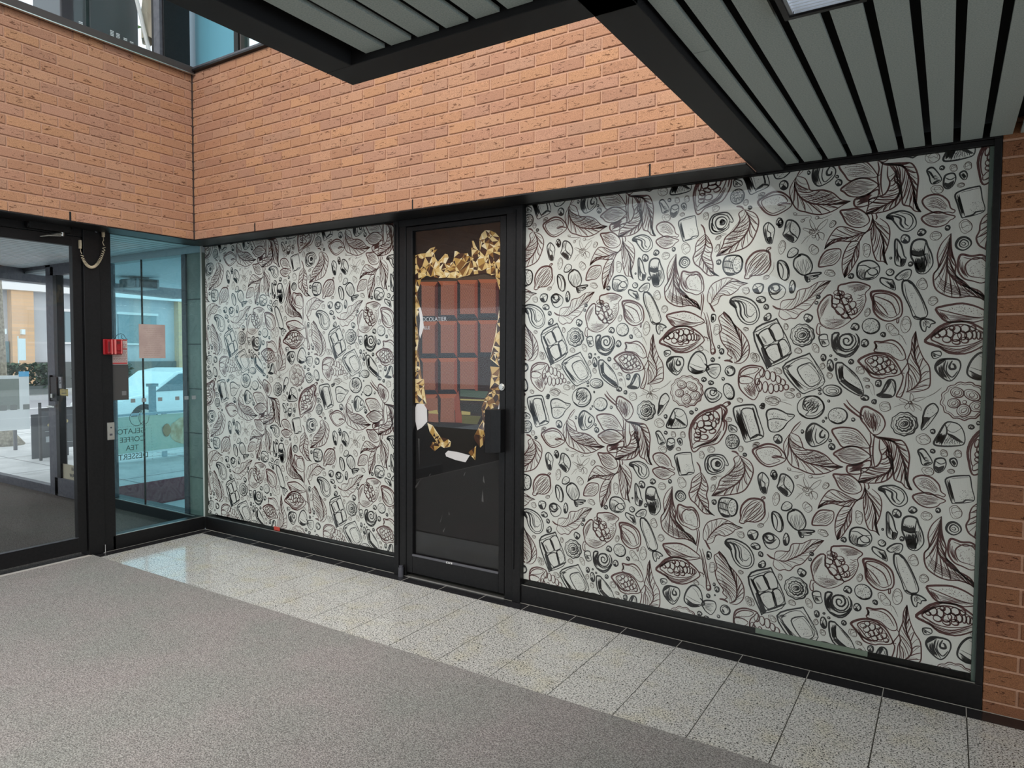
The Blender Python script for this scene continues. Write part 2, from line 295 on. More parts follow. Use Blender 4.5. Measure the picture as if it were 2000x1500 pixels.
# printed films
# line art of one pattern repeat in millimetres on the glass plane (strokes, fills, leaves, stipple)
ART=(
    'SK2.6,1:3288 2124 3310 2143 3338 2111 3334 2070 3327 2040 3305 2047 3292 2084|SK2.6,0:3310 2143 3306 2106 3321 2088 3315 2041|SK2,0:3306 2106 3292 2084|VK4,1.8:3291 2123 3295 2078 3308 2045:3301 2131 3303 2089 3315 2044|SK2,0:3321 2088 3335 2098|FK:3307 2072 3327 2071 3327 2042 3308 2047|NK:3365 2132 12 18 -0.2|SK3,1:3396 2144 3431 2135 3454 2096 3444 2054 3422 2038 3380 2074 3385 2100|SK3,0:3415 2140 3409 2095 3434 2068 3444 2054|SK3,0:3409 2095 3381 2076|VK4,1.8:3415 2139 3409 2097:3396 2142 3384 2100|FK:3383 2073 3397 2083 3429 2059 3423 2039|VK6,1.8:3410 2092 3436 2066:3382 2074 3423 2042|DK14,1.3:3421 2133 3446 2095 3437 2071 3415 2095|UG:3596 2109 12 18 -0.6|UG:3374 2020 16 34 -0.1|UG:3517 1996 18 25 0.5|UG:3739 1978 15 31 0.1|UG:3589 1884 22 15 -0.3|SG1.6,1:3517 2087 3502 2107 3496 2140 3514 2117 3523 2089|SG1.6,1:3526 2086 3544 2115 3574 2134 3565 2108 3538 2085|SG1.6,1:3511 2085 3477 2101 3468 2096 3502 2077|SG1.6,1:3538 2077 3560 2065 3554 2038 3532 2067|SG1.6,1:3532 2072 3539 2050 3533 2037 3523 2062|SG1.6,1:3502 2091 3496 2075 3520 2062 3538 2077 3529 2091|SG1.6,0:3502 2069 3481 2052 3460 2026|SG1.6,0:3490 2064 3472 2055|SG1.6,0:3497 2059 3484 2032|SG1.8,1:3521 2079 3519 2074 3514 2072 3508 2072 3503 2075 3501 2080 3503 2084 3508 2087 3514 2086 3519 2083|SG1.6,1:3524 2057 3522 2054 3518 2052 3513 2052 3509 2055 3507 2058 3509 2061 3513 2063 3518 2062 3522 2060|SM3,1:3540 1921 3549 1958 3575 1989 3623 1993 3634 1979 3629 1948 3606 1922 3576 1917 3549 1914|VM5,2.2:3543 1923 3558 1963 3587 1985 3626 1990:3547 1919 3594 1925 3623 1948 3632 1977|DM26,1.3:3564 1946 3599 1982 3623 1969 3594 1934|SM3,0:3763 2097 3755 2072 3727 2053 3710 2022 3693 1992|LM8,2.4,0.22:3735 2060 3704 2052 3669 2041 3622 2039 3593 2030 3563 1995:3735 2057 3704 2065 3657 2087 3622 2093 3598 2073 3575 2032 3563 1995:3735 2055 3710 2043 3698 2026 3669 2022 3628 2028 3593 2017 3563 1995|LM8,2.4,0.22:3710 2020 3693 1986 3682 1945 3665 1914 3651 1858:3707 2020 3675 2019 3652 1984 3641 1942 3641 1899 3651 1858:3710 2017 3708 1985 3706 1949 3688 1912 3671 1881 3651 1858|LM10,2.4,0.22:3763 2092 3760 2118 3772 2086 3792 2053 3807 2000 3805 1953 3825 1905:3766 2107 3755 2056 3762 1993 3768 1961 3782 1928 3808 1922 3825 1905:3788 2116 3819 2088 3830 2050 3824 1994 3810 1948 3816 1927 3825 1905|SK3,1:3357 1946 3370 1956 3395 1942 3410 1905 3408 1872 3393 1859 3371 1874 3359 1907|SK2.4,1:3359 1941 3370 1941 3383 1912 3380 1873 3371 1876 3362 1907|VK4,2.2:3370 1951 3393 1928 3402 1900 3399 1864:3379 1954 3405 1927 3409 1899 3402 1862|FK:3372 1874 3386 1862 3402 1872 3408 1900 3405 1872 3393 1859|SK3.4,1:3448 1970 3463 1979 3491 1966 3511 1930 3509 1900 3492 1882 3470 1880 3446 1898 3430 1926 3432 1956|SK3,1:3442 1980 3423 1968 3401 1972 3407 1999 3426 2013 3447 2002 3446 1985|SK2,0:3407 1982 3435 2003|SK2,0:3417 1974 3441 1991|SK2,0:3410 1999 3429 1981|SK4,0:3449 1980 3460 1974 3442 1969|SK3,1:3483 1879 3510 1886 3550 1888 3544 1879 3516 1872 3541 1871 3517 1859 3498 1862 3505 1851 3492 1847 3483 1863|VK3,1.8:3480 1877 3504 1878 3541 1882:3480 1871 3498 1865 3538 1870|FK:3436 1920 3449 1895 3470 1880 3483 1881 3461 1890 3442 1914|VK6,1.8:3448 1966 3439 1926 3470 1881:3491 1964 3507 1922 3480 1881|FK:3483 1875 3495 1871 3495 1849 3485 1858|NK:3677 1864 10 11 0|NK:3836 1935 4 4 0|NK:3913 1904 8 9 0|NK:3890 2016 16 20 0.2|NK:3951 2039 15 15 0|NK:3268 1828 26 26 -0.3|NK:3282 1771 22 16 -0.3|NK:3307 1735 11 12 0|NK:3315 1685 15 19 -0.5|NK:3500 1676 18 20 0.3|NK:3541 1775 8 8 0|NK:3534 1747 7 7 0|NK:3424 1828 14 29 -0.1|SK3,1:3706 1912 3728 1929 3763 1928 3788 1907 3794 1881 3781 1855 3752 1843 3718 1850 3703 1869|SK2.2,0:3706 1909 3734 1910 3760 1896 3791 1902|SK3.4,0:3760 1896 3738 1878 3735 1848|SK2,0:3712 1895 3735 1886|VK5,2.2:3709 1901 3705 1869 3718 1852:3740 1894 3735 1873 3734 1849|SK2.2,1:3785 1871 3777 1865 3766 1863 3754 1868 3747 1878 3748 1888 3755 1894 3767 1895 3778 1890 3785 1881|FK:3718 1855 3752 1854 3778 1859 3752 1844|SK2.6,1:3850 1872 3847 1864'
    ' 3840 1859 3830 1859 3823 1865 3820 1873 3823 1881 3830 1886 3839 1886 3847 1880|FK:3823 1869 3834 1861 3848 1865 3837 1859 3826 1863|SK1.6,1:3842 1876 3841 1873 3839 1872 3836 1872 3834 1874 3833 1876 3834 1879 3836 1880 3839 1880 3841 1878|SK3,1:3851 2008 3859 2016 3876 1990 3888 1943 3896 1930 3889 1902 3875 1897 3855 1909 3852 1956|SK2.4,0:3859 2012 3863 1955 3877 1928 3875 1900|VK4,1.8:3854 1992 3857 1914:3864 1955 3872 1905|FK:3874 1929 3894 1927 3886 1902 3875 1900|SK2.8,1:3801 1850 3831 1841 3848 1835 3859 1795 3838 1801 3801 1828|VK5,2.2:3803 1846 3854 1800:3848 1834 3857 1797|FK:3837 1821 3854 1800 3839 1803|UG:3960 1814 19 25 0.2|UG:3749 1697 11 18 -0.3|SK2.8,1:3317 1826 3342 1847 3371 1840 3395 1817 3387 1784 3356 1768 3330 1783|SK4,0:3371 1829 3365 1807 3336 1800 3320 1820 3333 1839 3358 1841 3368 1824 3355 1810 3339 1816 3342 1830|SK2.6,0:3323 1797 3355 1796 3381 1823|VK3,2.6:3333 1839 3323 1820:3339 1836 3333 1808|SM4.5,0:3337 1741 3356 1727 3378 1722|LM11,2.2,0.22:3372 1721 3419 1719 3450 1735 3499 1769 3541 1817 3595 1848:3372 1723 3378 1757 3403 1767 3438 1771 3450 1804 3468 1814 3499 1819 3541 1844 3595 1848:3372 1721 3369 1690 3395 1670 3420 1678 3445 1677 3469 1704 3500 1720 3524 1752 3566 1811 3595 1848|SM3,1:3625 1808 3660 1831 3707 1835 3753 1817 3756 1804 3739 1783 3742 1751 3726 1704 3697 1673 3674 1681|VM5,2.2:3654 1823 3707 1827 3753 1814:3684 1785 3713 1795 3747 1804|VM5,2.4:3702 1779 3730 1783 3739 1778:3697 1683 3720 1704 3737 1730|DM40,1.3:3661 1807 3707 1821 3747 1809 3696 1779|SM3,1:3602 1777 3581 1780 3554 1751 3540 1714 3549 1670 3556 1648 3580 1629 3616 1623 3651 1636 3683 1662 3680 1673 3656 1673 3627 1701 3602 1734|VM4,2.2:3599 1777 3560 1740 3546 1676:3602 1766 3579 1729 3555 1664|VM5,2.2:3556 1648 3604 1626 3680 1662:3570 1675 3615 1669 3662 1671|DM40,1.3:3561 1675 3615 1685 3633 1658 3592 1637|SM2.6,0:3556 1645 3543 1648 3537 1616 3544 1599 3553 1602 3551 1632 3562 1640|SM2.2,1:3647 1769 3642 1763 3632 1760 3620 1762 3612 1769 3610 1777 3615 1784 3626 1787 3637 1785 3645 1778|SM2.2,1:3635 1747 3629 1740 3619 1738 3607 1741 3600 1749 3599 1758 3605 1765 3616 1767 3627 1763 3634 1756|SM2.2,1:3670 1742 3662 1736 3650 1735 3639 1741 3633 1751 3635 1761 3643 1767 3655 1767 3666 1762 3672 1752|SM2.2,1:3652 1786 3649 1779 3642 1775 3633 1776 3625 1780 3623 1787 3625 1794 3633 1798 3642 1798 3649 1793|SM2.2,1:3643 1787 3639 1781 3630 1778 3619 1779 3610 1785 3608 1792 3612 1798 3621 1802 3632 1800 3640 1795|SM2.2,1:3681 1768 3677 1762 3668 1760 3659 1763 3653 1769 3652 1777 3657 1782 3666 1784 3675 1781 3681 1775|SM2.2,1:3701 1727 3695 1718 3687 1714 3678 1716 3674 1725 3674 1736 3680 1745 3689 1749 3697 1747 3702 1738|SM2.2,1:3650 1690 3639 1688 3628 1692 3619 1703 3616 1714 3621 1722 3632 1725 3643 1720 3652 1710 3654 1698|SM2.2,1:3682 1718 3682 1707 3676 1700 3667 1698 3658 1704 3653 1714 3653 1725 3659 1732 3668 1734 3677 1729|SM2.2,1:3623 1731 3621 1725 3615 1722 3608 1722 3602 1725 3600 1731 3602 1737 3608 1740 3615 1740 3621 1736|SM2.2,1:3696 1694 3691 1688 3682 1687 3673 1690 3668 1697 3668 1705 3674 1711 3683 1713 3692 1709 3697 1702|SM2.2,1:3708 1702 3704 1694 3697 1689 3690 1691 3686 1697 3685 1707 3690 1716 3696 1720 3703 1719 3708 1712|SM2.2,1:3672 1684 3669 1676 3661 1672 3652 1672 3644 1677 3641 1684 3644 1692 3651 1697 3661 1696 3669 1691|SM2.2,1:3686 1758 3683 1751 3677 1747 3669 1748 3663 1752 3660 1759 3662 1766 3669 1770 3677 1770 3683 1765|SM4.2,1:3762 1777 3770 1790 3810 1791 3855 1774 3880 1747 3888 1705 3884 1680 3873 1669 3840 1655 3806 1665 3777 1698 3771 1745|SM2.4,1:3776 1777 3810 1781 3849 1766 3869 1737 3878 1700 3867 1680 3840 1670 3806 1697 3785 1729 3774 1756|SM3,0:3773 1771 3824 1749 3850 1727 3867 1680|SM2.6,0:3777 1750 3811 1718 3834 1681|SM2.6,0:3868 1672 3868 1649 3874 1649 3876 1672|DM60,1.3:3785 1771 3849 1758 3872 1695 3834 1675 3788 1729|VM3,2.2:3768 1772 3780 1703 3834 1661:3772 1774 3788 1713 3840 1670|SK2.8,1:3859 1852 3873 1867 3892 1879 3913 1880 '
    '3918 1867 3911 1844 3892 1829 3887 1840 3870 1836 3858 1844|VK4,2:3862 1849 3878 1861 3913 1877:3887 1837 3898 1845 3914 1859|SK3.2,1:3887 1830 3909 1831 3928 1813 3950 1776 3973 1724 3984 1683 3963 1660 3933 1668 3916 1715 3893 1767 3885 1799|SK2,0:3894 1819 3902 1767 3924 1710 3944 1668|SK1.8,0:3920 1818 3959 1745 3977 1683|FK:3933 1671 3960 1660 3977 1673 3957 1668 3938 1678|FK:3903 1830 3914 1826 3924 1813 3914 1818|DK22,1.3:3904 1798 3931 1776 3954 1704 3944 1683|SK3,1:3961 1658 3977 1662 3998 1657 4014 1644 3998 1639 3993 1624 3982 1629 3978 1608 3966 1614 3958 1640|VK4,2.2:3966 1657 3972 1616:3979 1660 3998 1641|SM3,1:3956 2185 3983 2197 4018 2191 4046 2164 4056 2133 4072 2121 4065 2111 4046 2117 4005 2116 3970 2138 3952 2166|VM5,2:3959 2178 4004 2189 4053 2134:3963 2152 4005 2135 4046 2121|DM40,1.3:3963 2178 4018 2179 4046 2131 3984 2140|SM3,1:3950 2100 3978 2117 4012 2122 4043 2108 4072 2097 4067 2087 4055 2081 4040 2065 4006 2057 3971 2071|VM6,2.2:3954 2099 3992 2113 4053 2098:3954 2098 3992 2066 4050 2082|DM26,1.3:3978 2091 4019 2101 4040 2086 4006 2065|UG:4111 2049 22 28 0.2|UG:4003 2018 21 18 0|NK:4046 2050 8 10 0|NK:4282 1968 10 12 0|SK4,1:4082 1986 4092 2001 4110 2005 4128 1993 4134 1975 4124 1959 4106 1950 4088 1958 4080 1971|SK2.4,1:4093 1983 4105 1995 4121 1986 4124 1971 4111 1962 4095 1968|SK2,1:4114 1977 4112 1973 4109 1971 4104 1972 4101 1974 4099 1978 4101 1981 4104 1983 4109 1983 4112 1980|SG1.6,0:4321 2110 4297 2107 4283 2097|UG:4278 2090 15 9 0.5|SG1.6,0:4293 2076 4288 2055 4279 2046|UG:4275 2039 11 21 -0.4|SM4,0:4188 2166 4204 2145 4212 2110|LM13,3,0.12:4212 2115 4215 2071 4206 2032 4196 1998 4222 1952 4252 1916 4287 1897:4212 2115 4175 2084 4163 2055 4161 2026 4151 1997 4162 1966 4187 1947 4213 1919 4238 1902 4267 1903 4287 1897:4212 2115 4234 2084 4250 2039 4243 2000 4254 1960 4257 1921 4287 1897|SM5,0:4365 1015 4386 1012 4401 999|LM13,3,0.16:4405 2217 4427 2178 4431 2134 4401 2081 4347 2042 4269 1997:4405 2220 4378 2201 4384 2170 4364 2128 4315 2089 4300 2046 4269 1997:4405 2217 4454 2194 4474 2149 4456 2083 4421 2036 4347 2011 4269 1997|VM7,1.8:4381 2201 4378 2170 4309 2077:4424 2178 4428 2135 4310 2026|SK3.4,1:4307 1971 4319 1992 4347 1997 4381 1993 4398 1977 4402 1951 4394 1920 4373 1905 4335 1898 4313 1918 4305 1942|SK2.8,1:4398 1946 4392 1922 4379 1909 4365 1912 4355 1929 4353 1954 4360 1978 4373 1991 4387 1988 4397 1971|VK6,2.2:4314 1988 4308 1957 4316 1918:4357 1990 4352 1954 4363 1912|SK3,0:4307 1969 4329 1970 4353 1961|SK3,0:4305 1942 4334 1936 4358 1930|FK:4316 1918 4344 1911 4368 1910 4349 1899 4325 1902|DK34,1.8:4362 1982 4391 1975 4396 1932 4373 1914 4360 1944|SM4,1:4514 2007 4482 2010 4451 2000 4423 1968 4415 1931 4418 1902 4411 1881 4432 1877 4448 1891 4485 1891 4516 1906 4534 1938 4531 1970 4528 1994|VM6,3:4514 2004 4469 1998 4428 1954 4418 1888:4528 1989 4534 1942 4494 1898 4435 1880|DM80,1.3:4447 1938 4515 1990 4527 1961 4485 1908 4439 1901|SM3,0:4514 2000 4516 2018 4530 2023 4533 2017 4523 2011 4521 1994|SG1.6,0:4549 1951 4548 1918 4530 1891 4524 1887|UG:4515 1879 15 9 0.4|LM16,2.8,0.2:4061 2025 4054 1973 4050 1893 4061 1852 4103 1805 4170 1773 4196 1727:4061 2025 4028 1985 4013 1935 4019 1884 4001 1850 4010 1793 4047 1762 4089 1750 4135 1754 4176 1743 4196 1727:4061 2025 4063 1973 4068 1937 4081 1891 4082 1846 4114 1815 4150 1773 4181 1757 4196 1727|VM5,2.6:4019 1879 4030 1833 4083 1801 4160 1773:4004 1824 4036 1782 4089 1760 4181 1742|SM3.6,1:4094 1926 4106 1932 4137 1923 4173 1925 4198 1900 4208 1865 4209 1830 4200 1821 4175 1808 4144 1818 4113 1830 4092 1861 4089 1896|SM2.2,1:4117 1889 4142 1913 4173 1911 4193 1885 4199 1846 4194 1826 4164 1832 4134 1839 4120 1859|VM4,2.4:4099 1920 4092 1891 4113 1835:4115 1899 4115 1859 4134 1829|DM60,1.3:4122 1889 4173 1901 4194 1866 4179 1832 4133 1844|SM2.2,0:4107 1920 4148 1908 4183 1911 4204 1855|SM3,0:4202 1821 4210 1791 4204 1737 4197 1692|SM3,0:4195 1816 4200 1786 4194 1732|SM5,0:4240 1765 4256 1735 4268 1718|LM12,2.2,0.2:4248 1760 4'
    '269 1798 4307 1841 4355 1867 4430 1854:4248 1750 4230 1775 4234 1824 4253 1858 4287 1876 4326 1887 4369 1876 4402 1860 4430 1854:4248 1745 4280 1759 4291 1788 4308 1802 4342 1800 4379 1823 4393 1841 4430 1854|UG:4419 1819 18 16 -0.4|UG:4002 1740 18 19 -0.2|SK3.6,1:4343 1762 4349 1781 4371 1790 4404 1788 4446 1772 4474 1743 4487 1705 4480 1672 4458 1653 4430 1651 4401 1668 4382 1698 4372 1732 4357 1747|SK2.2,0:4357 1778 4390 1779 4432 1763 4465 1734 4475 1695 4462 1667 4430 1663 4406 1683 4391 1717|SK5,0:4352 1771 4381 1765 4395 1736 4398 1697 4420 1668|SK3.4,0:4366 1775 4400 1760 4414 1730 4417 1702 4434 1682|SK2.2,0:4380 1775 4418 1754 4424 1725 4429 1697 4448 1691 4464 1710|FK:4343 1762 4349 1776 4364 1766 4379 1736 4369 1734 4357 1747|DK18,1.3:4432 1759 4465 1734 4471 1696 4443 1711|SK3.4,1:3917 1992 3937 2009 3966 2004 3976 1978 3991 1944 3998 1904 3988 1878 3968 1859 3940 1867 3928 1908 3914 1942|SK4,0:3916 1945 3946 1937 3973 1945|SK2.8,0:3969 1999 3963 1946 3974 1905 3964 1862|VK6,2.2:3920 1975 3924 1948:3963 1972 3960 1943|VK9,3:3928 1931 3936 1871:3967 1936 3971 1865|FK:3917 1965 3942 1957 3959 1963 3961 1943 3939 1937 3916 1945|FK:3933 1907 3967 1902 3964 1866 3941 1870|VK4,2:3977 1972 3995 1904:3966 1946 3981 1878|SK3.4,1:3251 1611 3344 1669 3366 1660 3428 1509 3327 1441 3314 1447|SK2.2,0:3251 1611 3267 1617 3354 1663|SK2,0:3260 1602 3267 1600 3300 1537 3327 1447|FK:3261 1600 3277 1597 3303 1543 3294 1537|FK:3287 1532 3307 1534 3336 1464 3346 1461 3330 1441 3317 1447|SK2.4,1:3274 1599 3325 1630 3351 1574 3307 1546|SK2.4,1:3325 1630 3366 1655 3392 1590 3355 1571|SK2.4,1:3307 1526 3361 1554 3381 1492 3346 1470|SK2.4,1:3367 1557 3396 1576 3422 1523 3387 1495|FK:3319 1627 3328 1630 3358 1574 3348 1570|FK:3363 1554 3374 1558 3392 1495 3381 1490|SK3.4,0:3287 1534 3399 1587|FK:3346 1467 3390 1491 3427 1512 3428 1505 3352 1459|VK3,1.4:3283 1597 3313 1548:3290 1599 3323 1551|DK18,1.3:3313 1520 3358 1543 3371 1498 3346 1478|DK16,1.3:3374 1548 3396 1565 3415 1526 3390 1504|UG:3401 1637 10 16 0.1|UG:3536 1533 13 23 0.4|UG:3459 1521 17 13 -0.1|UG:3266 1486 15 21 0.4|UG:3369 1424 20 13 -0.6|UG:3436 1334 11 7 0|UG:3422 1308 23 16 -0.3|UG:3466 1309 10 11 0|UG:3568 1450 10 14 0|UG:3599 1406 11 15 0.3|UG:3727 1433 16 19 0.5|UG:3903 1641 20 37 -0.05|SK3,1:3528 1596 3528 1582 3519 1571 3514 1558 3502 1551 3489 1547 3476 1541 3463 1547 3450 1551 3437 1558 3432 1572 3423 1583 3423 1597 3426 1610 3427 1624 3439 1632 3449 1642 3461 1649 3475 1646 3489 1648 3501 1641 3511 1631 3523 1623 3524 1609|SK1.8,1:3520 1596 3512 1570 3490 1553 3462 1553 3439 1570 3430 1597 3438 1623 3461 1639 3489 1639 3512 1622|SK3.2,1:3508 1596 3509 1588 3502 1583 3503 1574 3495 1572 3490 1568 3484 1562 3476 1567 3468 1562 3462 1568 3456 1572 3448 1574 3449 1584 3442 1589 3443 1596 3445 1603 3443 1612 3452 1615 3454 1623 3461 1626 3468 1626 3475 1632 3482 1626 3490 1626 3496 1622 3499 1615 3507 1611 3505 1603|SK2.2,1:3497 1590 3488 1579 3475 1574 3462 1578 3454 1589 3454 1602 3463 1613 3476 1618 3489 1614 3497 1604|SK2.6,1:3488 1602 3489 1596 3484 1590 3476 1586 3468 1586 3463 1590 3462 1596 3467 1602 3475 1606 3483 1606|SK2.2,1:3482 1599 3482 1597 3480 1594 3476 1592 3472 1592 3469 1593 3469 1596 3471 1599 3475 1601 3479 1601|DK50,1.3:3516 1596 3511 1576 3496 1561 3476 1555 3455 1561 3440 1576 3434 1597 3440 1617 3455 1632 3475 1637 3496 1631 3511 1616|SK2.6,1:3549 1584 3562 1598 3583 1597 3588 1575 3594 1554 3581 1543 3563 1545|SK2.2,0:3552 1578 3569 1573 3586 1576|VK4,2.6:3556 1573 3566 1547:3569 1571 3587 1551|SK3,1:3391 1442 3496 1503 3518 1496 3580 1379 3511 1328 3470 1328|SK2.4,0:3391 1436 3407 1431 3492 1333|SK2,1:3413 1434 3500 1488 3559 1384 3510 1342|SK2.4,1:3457 1432 3503 1463 3524 1455 3565 1390 3513 1353|SK1.4,0:3466 1429 3506 1455 3556 1390 3513 1364|VK9,1.6:3394 1437 3474 1330:3411 1431 3492 1333|SK2.4,0:3492 1330 3577 1379|DK40,1.3:3497 1449 3546 1395 3516 1367 3485 1410|SK3,0:3521 1493 3577 1385|VK5,1.6:3394 1441 3422 1459:3407 1434 3441 1454|NK:3'
    '571 1491 11 15 0|NK:3602 1499 5 4 0|NK:3623 1482 6 5 0|NK:3600 1456 13 27 0.15|NK:3688 1472 10 10 0|NK:3742 1556 14 19 0|NK:3815 1595 9 10 0|NK:3699 1631 16 15 0|NK:3803 1375 11 17 0|NK:3558 1340 7 8 0|NK:3559 1320 6 4 0|NK:3598 1286 5 5 0|NK:3748 1309 17 12 0|NK:3787 1291 9 10 0|NK:3302 1255 9 9 0|SK3.4,1:3607 1597 3628 1606 3634 1599 3628 1575 3638 1537 3664 1518 3699 1529 3716 1559 3713 1588 3704 1601 3719 1580 3719 1543 3694 1505 3665 1493 3629 1508 3608 1543|SK2.6,0:3628 1599 3622 1564 3641 1527 3670 1516|SK4.4,0:3698 1593 3707 1564 3688 1532 3658 1529 3637 1553 3640 1586 3663 1599 3684 1594 3693 1569 3679 1548 3658 1553 3655 1575 3669 1580 3678 1569 3671 1560|SK2,0:3657 1599 3681 1602 3704 1580 3705 1548|VK7,1.8:3609 1591 3611 1543 3635 1510:3628 1597 3623 1553 3641 1521|SK4.6,0:3629 1513 3665 1501 3699 1519 3716 1548|SK2.8,1:3800 1634 3794 1613 3776 1601 3755 1601 3737 1614 3730 1635 3736 1655 3754 1668 3776 1667 3793 1654|DK70,1.5:3738 1654 3766 1667 3795 1643 3793 1616 3767 1601 3741 1614|FK:3739 1614 3766 1603 3793 1616 3779 1602 3762 1599 3747 1605|SG1.6,0:3874 1600 3891 1584 3908 1548|UG:3851 1616 17 31 0.7|SG1.4,0:3873 1597 3896 1587|SG1.4,0:3877 1595 3883 1569|SM3,1:3782 1563 3813 1563 3847 1571 3875 1558 3897 1527 3906 1491 3887 1480 3864 1490 3836 1511 3783 1519 3791 1543|VM3,2.2:3785 1561 3783 1521:3793 1556 3794 1521|SM2.4,0:3793 1556 3836 1558 3869 1543 3895 1501|DM34,1.3:3802 1548 3864 1548 3886 1501 3842 1516|SM4,1:3720 1479 3740 1495 3780 1511 3825 1506 3859 1485 3882 1449 3890 1425 3871 1412 3838 1406 3816 1398 3776 1405 3752 1436 3723 1468|SM2.4,1:3746 1479 3780 1500 3820 1498 3854 1475 3876 1433 3838 1417 3793 1421 3764 1452|VM4,2.4:3729 1471 3758 1426 3821 1400:3752 1468 3775 1426 3838 1411|SM2.2,1:3782 1477 3779 1470 3773 1466 3765 1466 3759 1470 3756 1476 3759 1483 3765 1486 3773 1487 3779 1483|SM2.2,1:3797 1490 3795 1484 3790 1480 3783 1480 3777 1483 3775 1490 3777 1496 3782 1500 3789 1500 3795 1496|SM2.2,1:3797 1460 3791 1452 3783 1449 3775 1451 3770 1458 3770 1467 3776 1475 3784 1478 3792 1476 3797 1469|SM2.2,1:3819 1479 3817 1470 3810 1464 3802 1464 3795 1470 3792 1479 3795 1489 3801 1494 3810 1494 3817 1489|SM2.2,1:3817 1445 3813 1438 3805 1434 3797 1436 3791 1442 3790 1450 3794 1458 3802 1461 3810 1460 3816 1454|SM2.2,1:3835 1459 3833 1449 3827 1443 3819 1443 3813 1449 3811 1458 3813 1468 3819 1473 3827 1474 3833 1468|SM2.2,1:3839 1485 3837 1478 3832 1474 3825 1474 3819 1478 3817 1485 3819 1492 3825 1496 3832 1496 3837 1492|SM2.2,1:3848 1467 3844 1460 3838 1456 3831 1457 3826 1463 3826 1471 3830 1479 3836 1482 3843 1481 3847 1475|SM2.2,1:3851 1438 3848 1430 3842 1426 3833 1426 3827 1430 3824 1437 3826 1445 3833 1450 3841 1450 3848 1445|SM2.2,1:3865 1445 3860 1438 3853 1435 3847 1437 3843 1443 3843 1451 3848 1458 3855 1462 3861 1460 3865 1454|SM2.2,1:3831 1430 3829 1423 3822 1419 3814 1419 3807 1423 3804 1429 3807 1435 3814 1439 3822 1439 3829 1436|SM2.2,1:3873 1430 3871 1424 3866 1420 3860 1420 3855 1424 3853 1430 3854 1436 3859 1440 3866 1440 3871 1436|SM2.2,1:3802 1437 3800 1430 3794 1426 3786 1426 3780 1430 3777 1437 3779 1444 3785 1448 3793 1448 3799 1444|SM3,0:3903 1491 3914 1470 3893 1428 3899 1407 3891 1365 3875 1323 3884 1317 3895 1321 3908 1366 3912 1418 3926 1449|SM5,0:3890 1425 3904 1423|LM13,2.4,0.15:3911 1340 3938 1356 3964 1393 3961 1439 3941 1501 3942 1610:3916 1345 3921 1376 3918 1418 3920 1449 3914 1480 3927 1527 3929 1574 3942 1610:3911 1340 3949 1343 3981 1352 4000 1368 4002 1409 3996 1455 3974 1491 3954 1543 3942 1610|SM3,0:3905 1345 3884 1326|SG1.6,0:3762 1389 3782 1363 3788 1320|UG:3753 1391 14 8 -0.4|SG1.6,0:3765 1357 3780 1320|UG:3758 1359 9 7 0|SK3,1:3841 1390 3866 1386 3870 1339 3856 1315 3817 1312 3797 1323 3816 1337|FK:3841 1389 3855 1386 3830 1337 3816 1332 3833 1359|SK2,0:3855 1385 3864 1359 3867 1338|FK:3797 1323 3816 1332 3856 1325 3853 1314 3822 1313|SK2,0:3866 1383 3844 1338|SK3.2,1:3651 1334 3642 1319 3621 1311 3597 1312 3578 1323 3572 1339 3581 1354 3602 136'
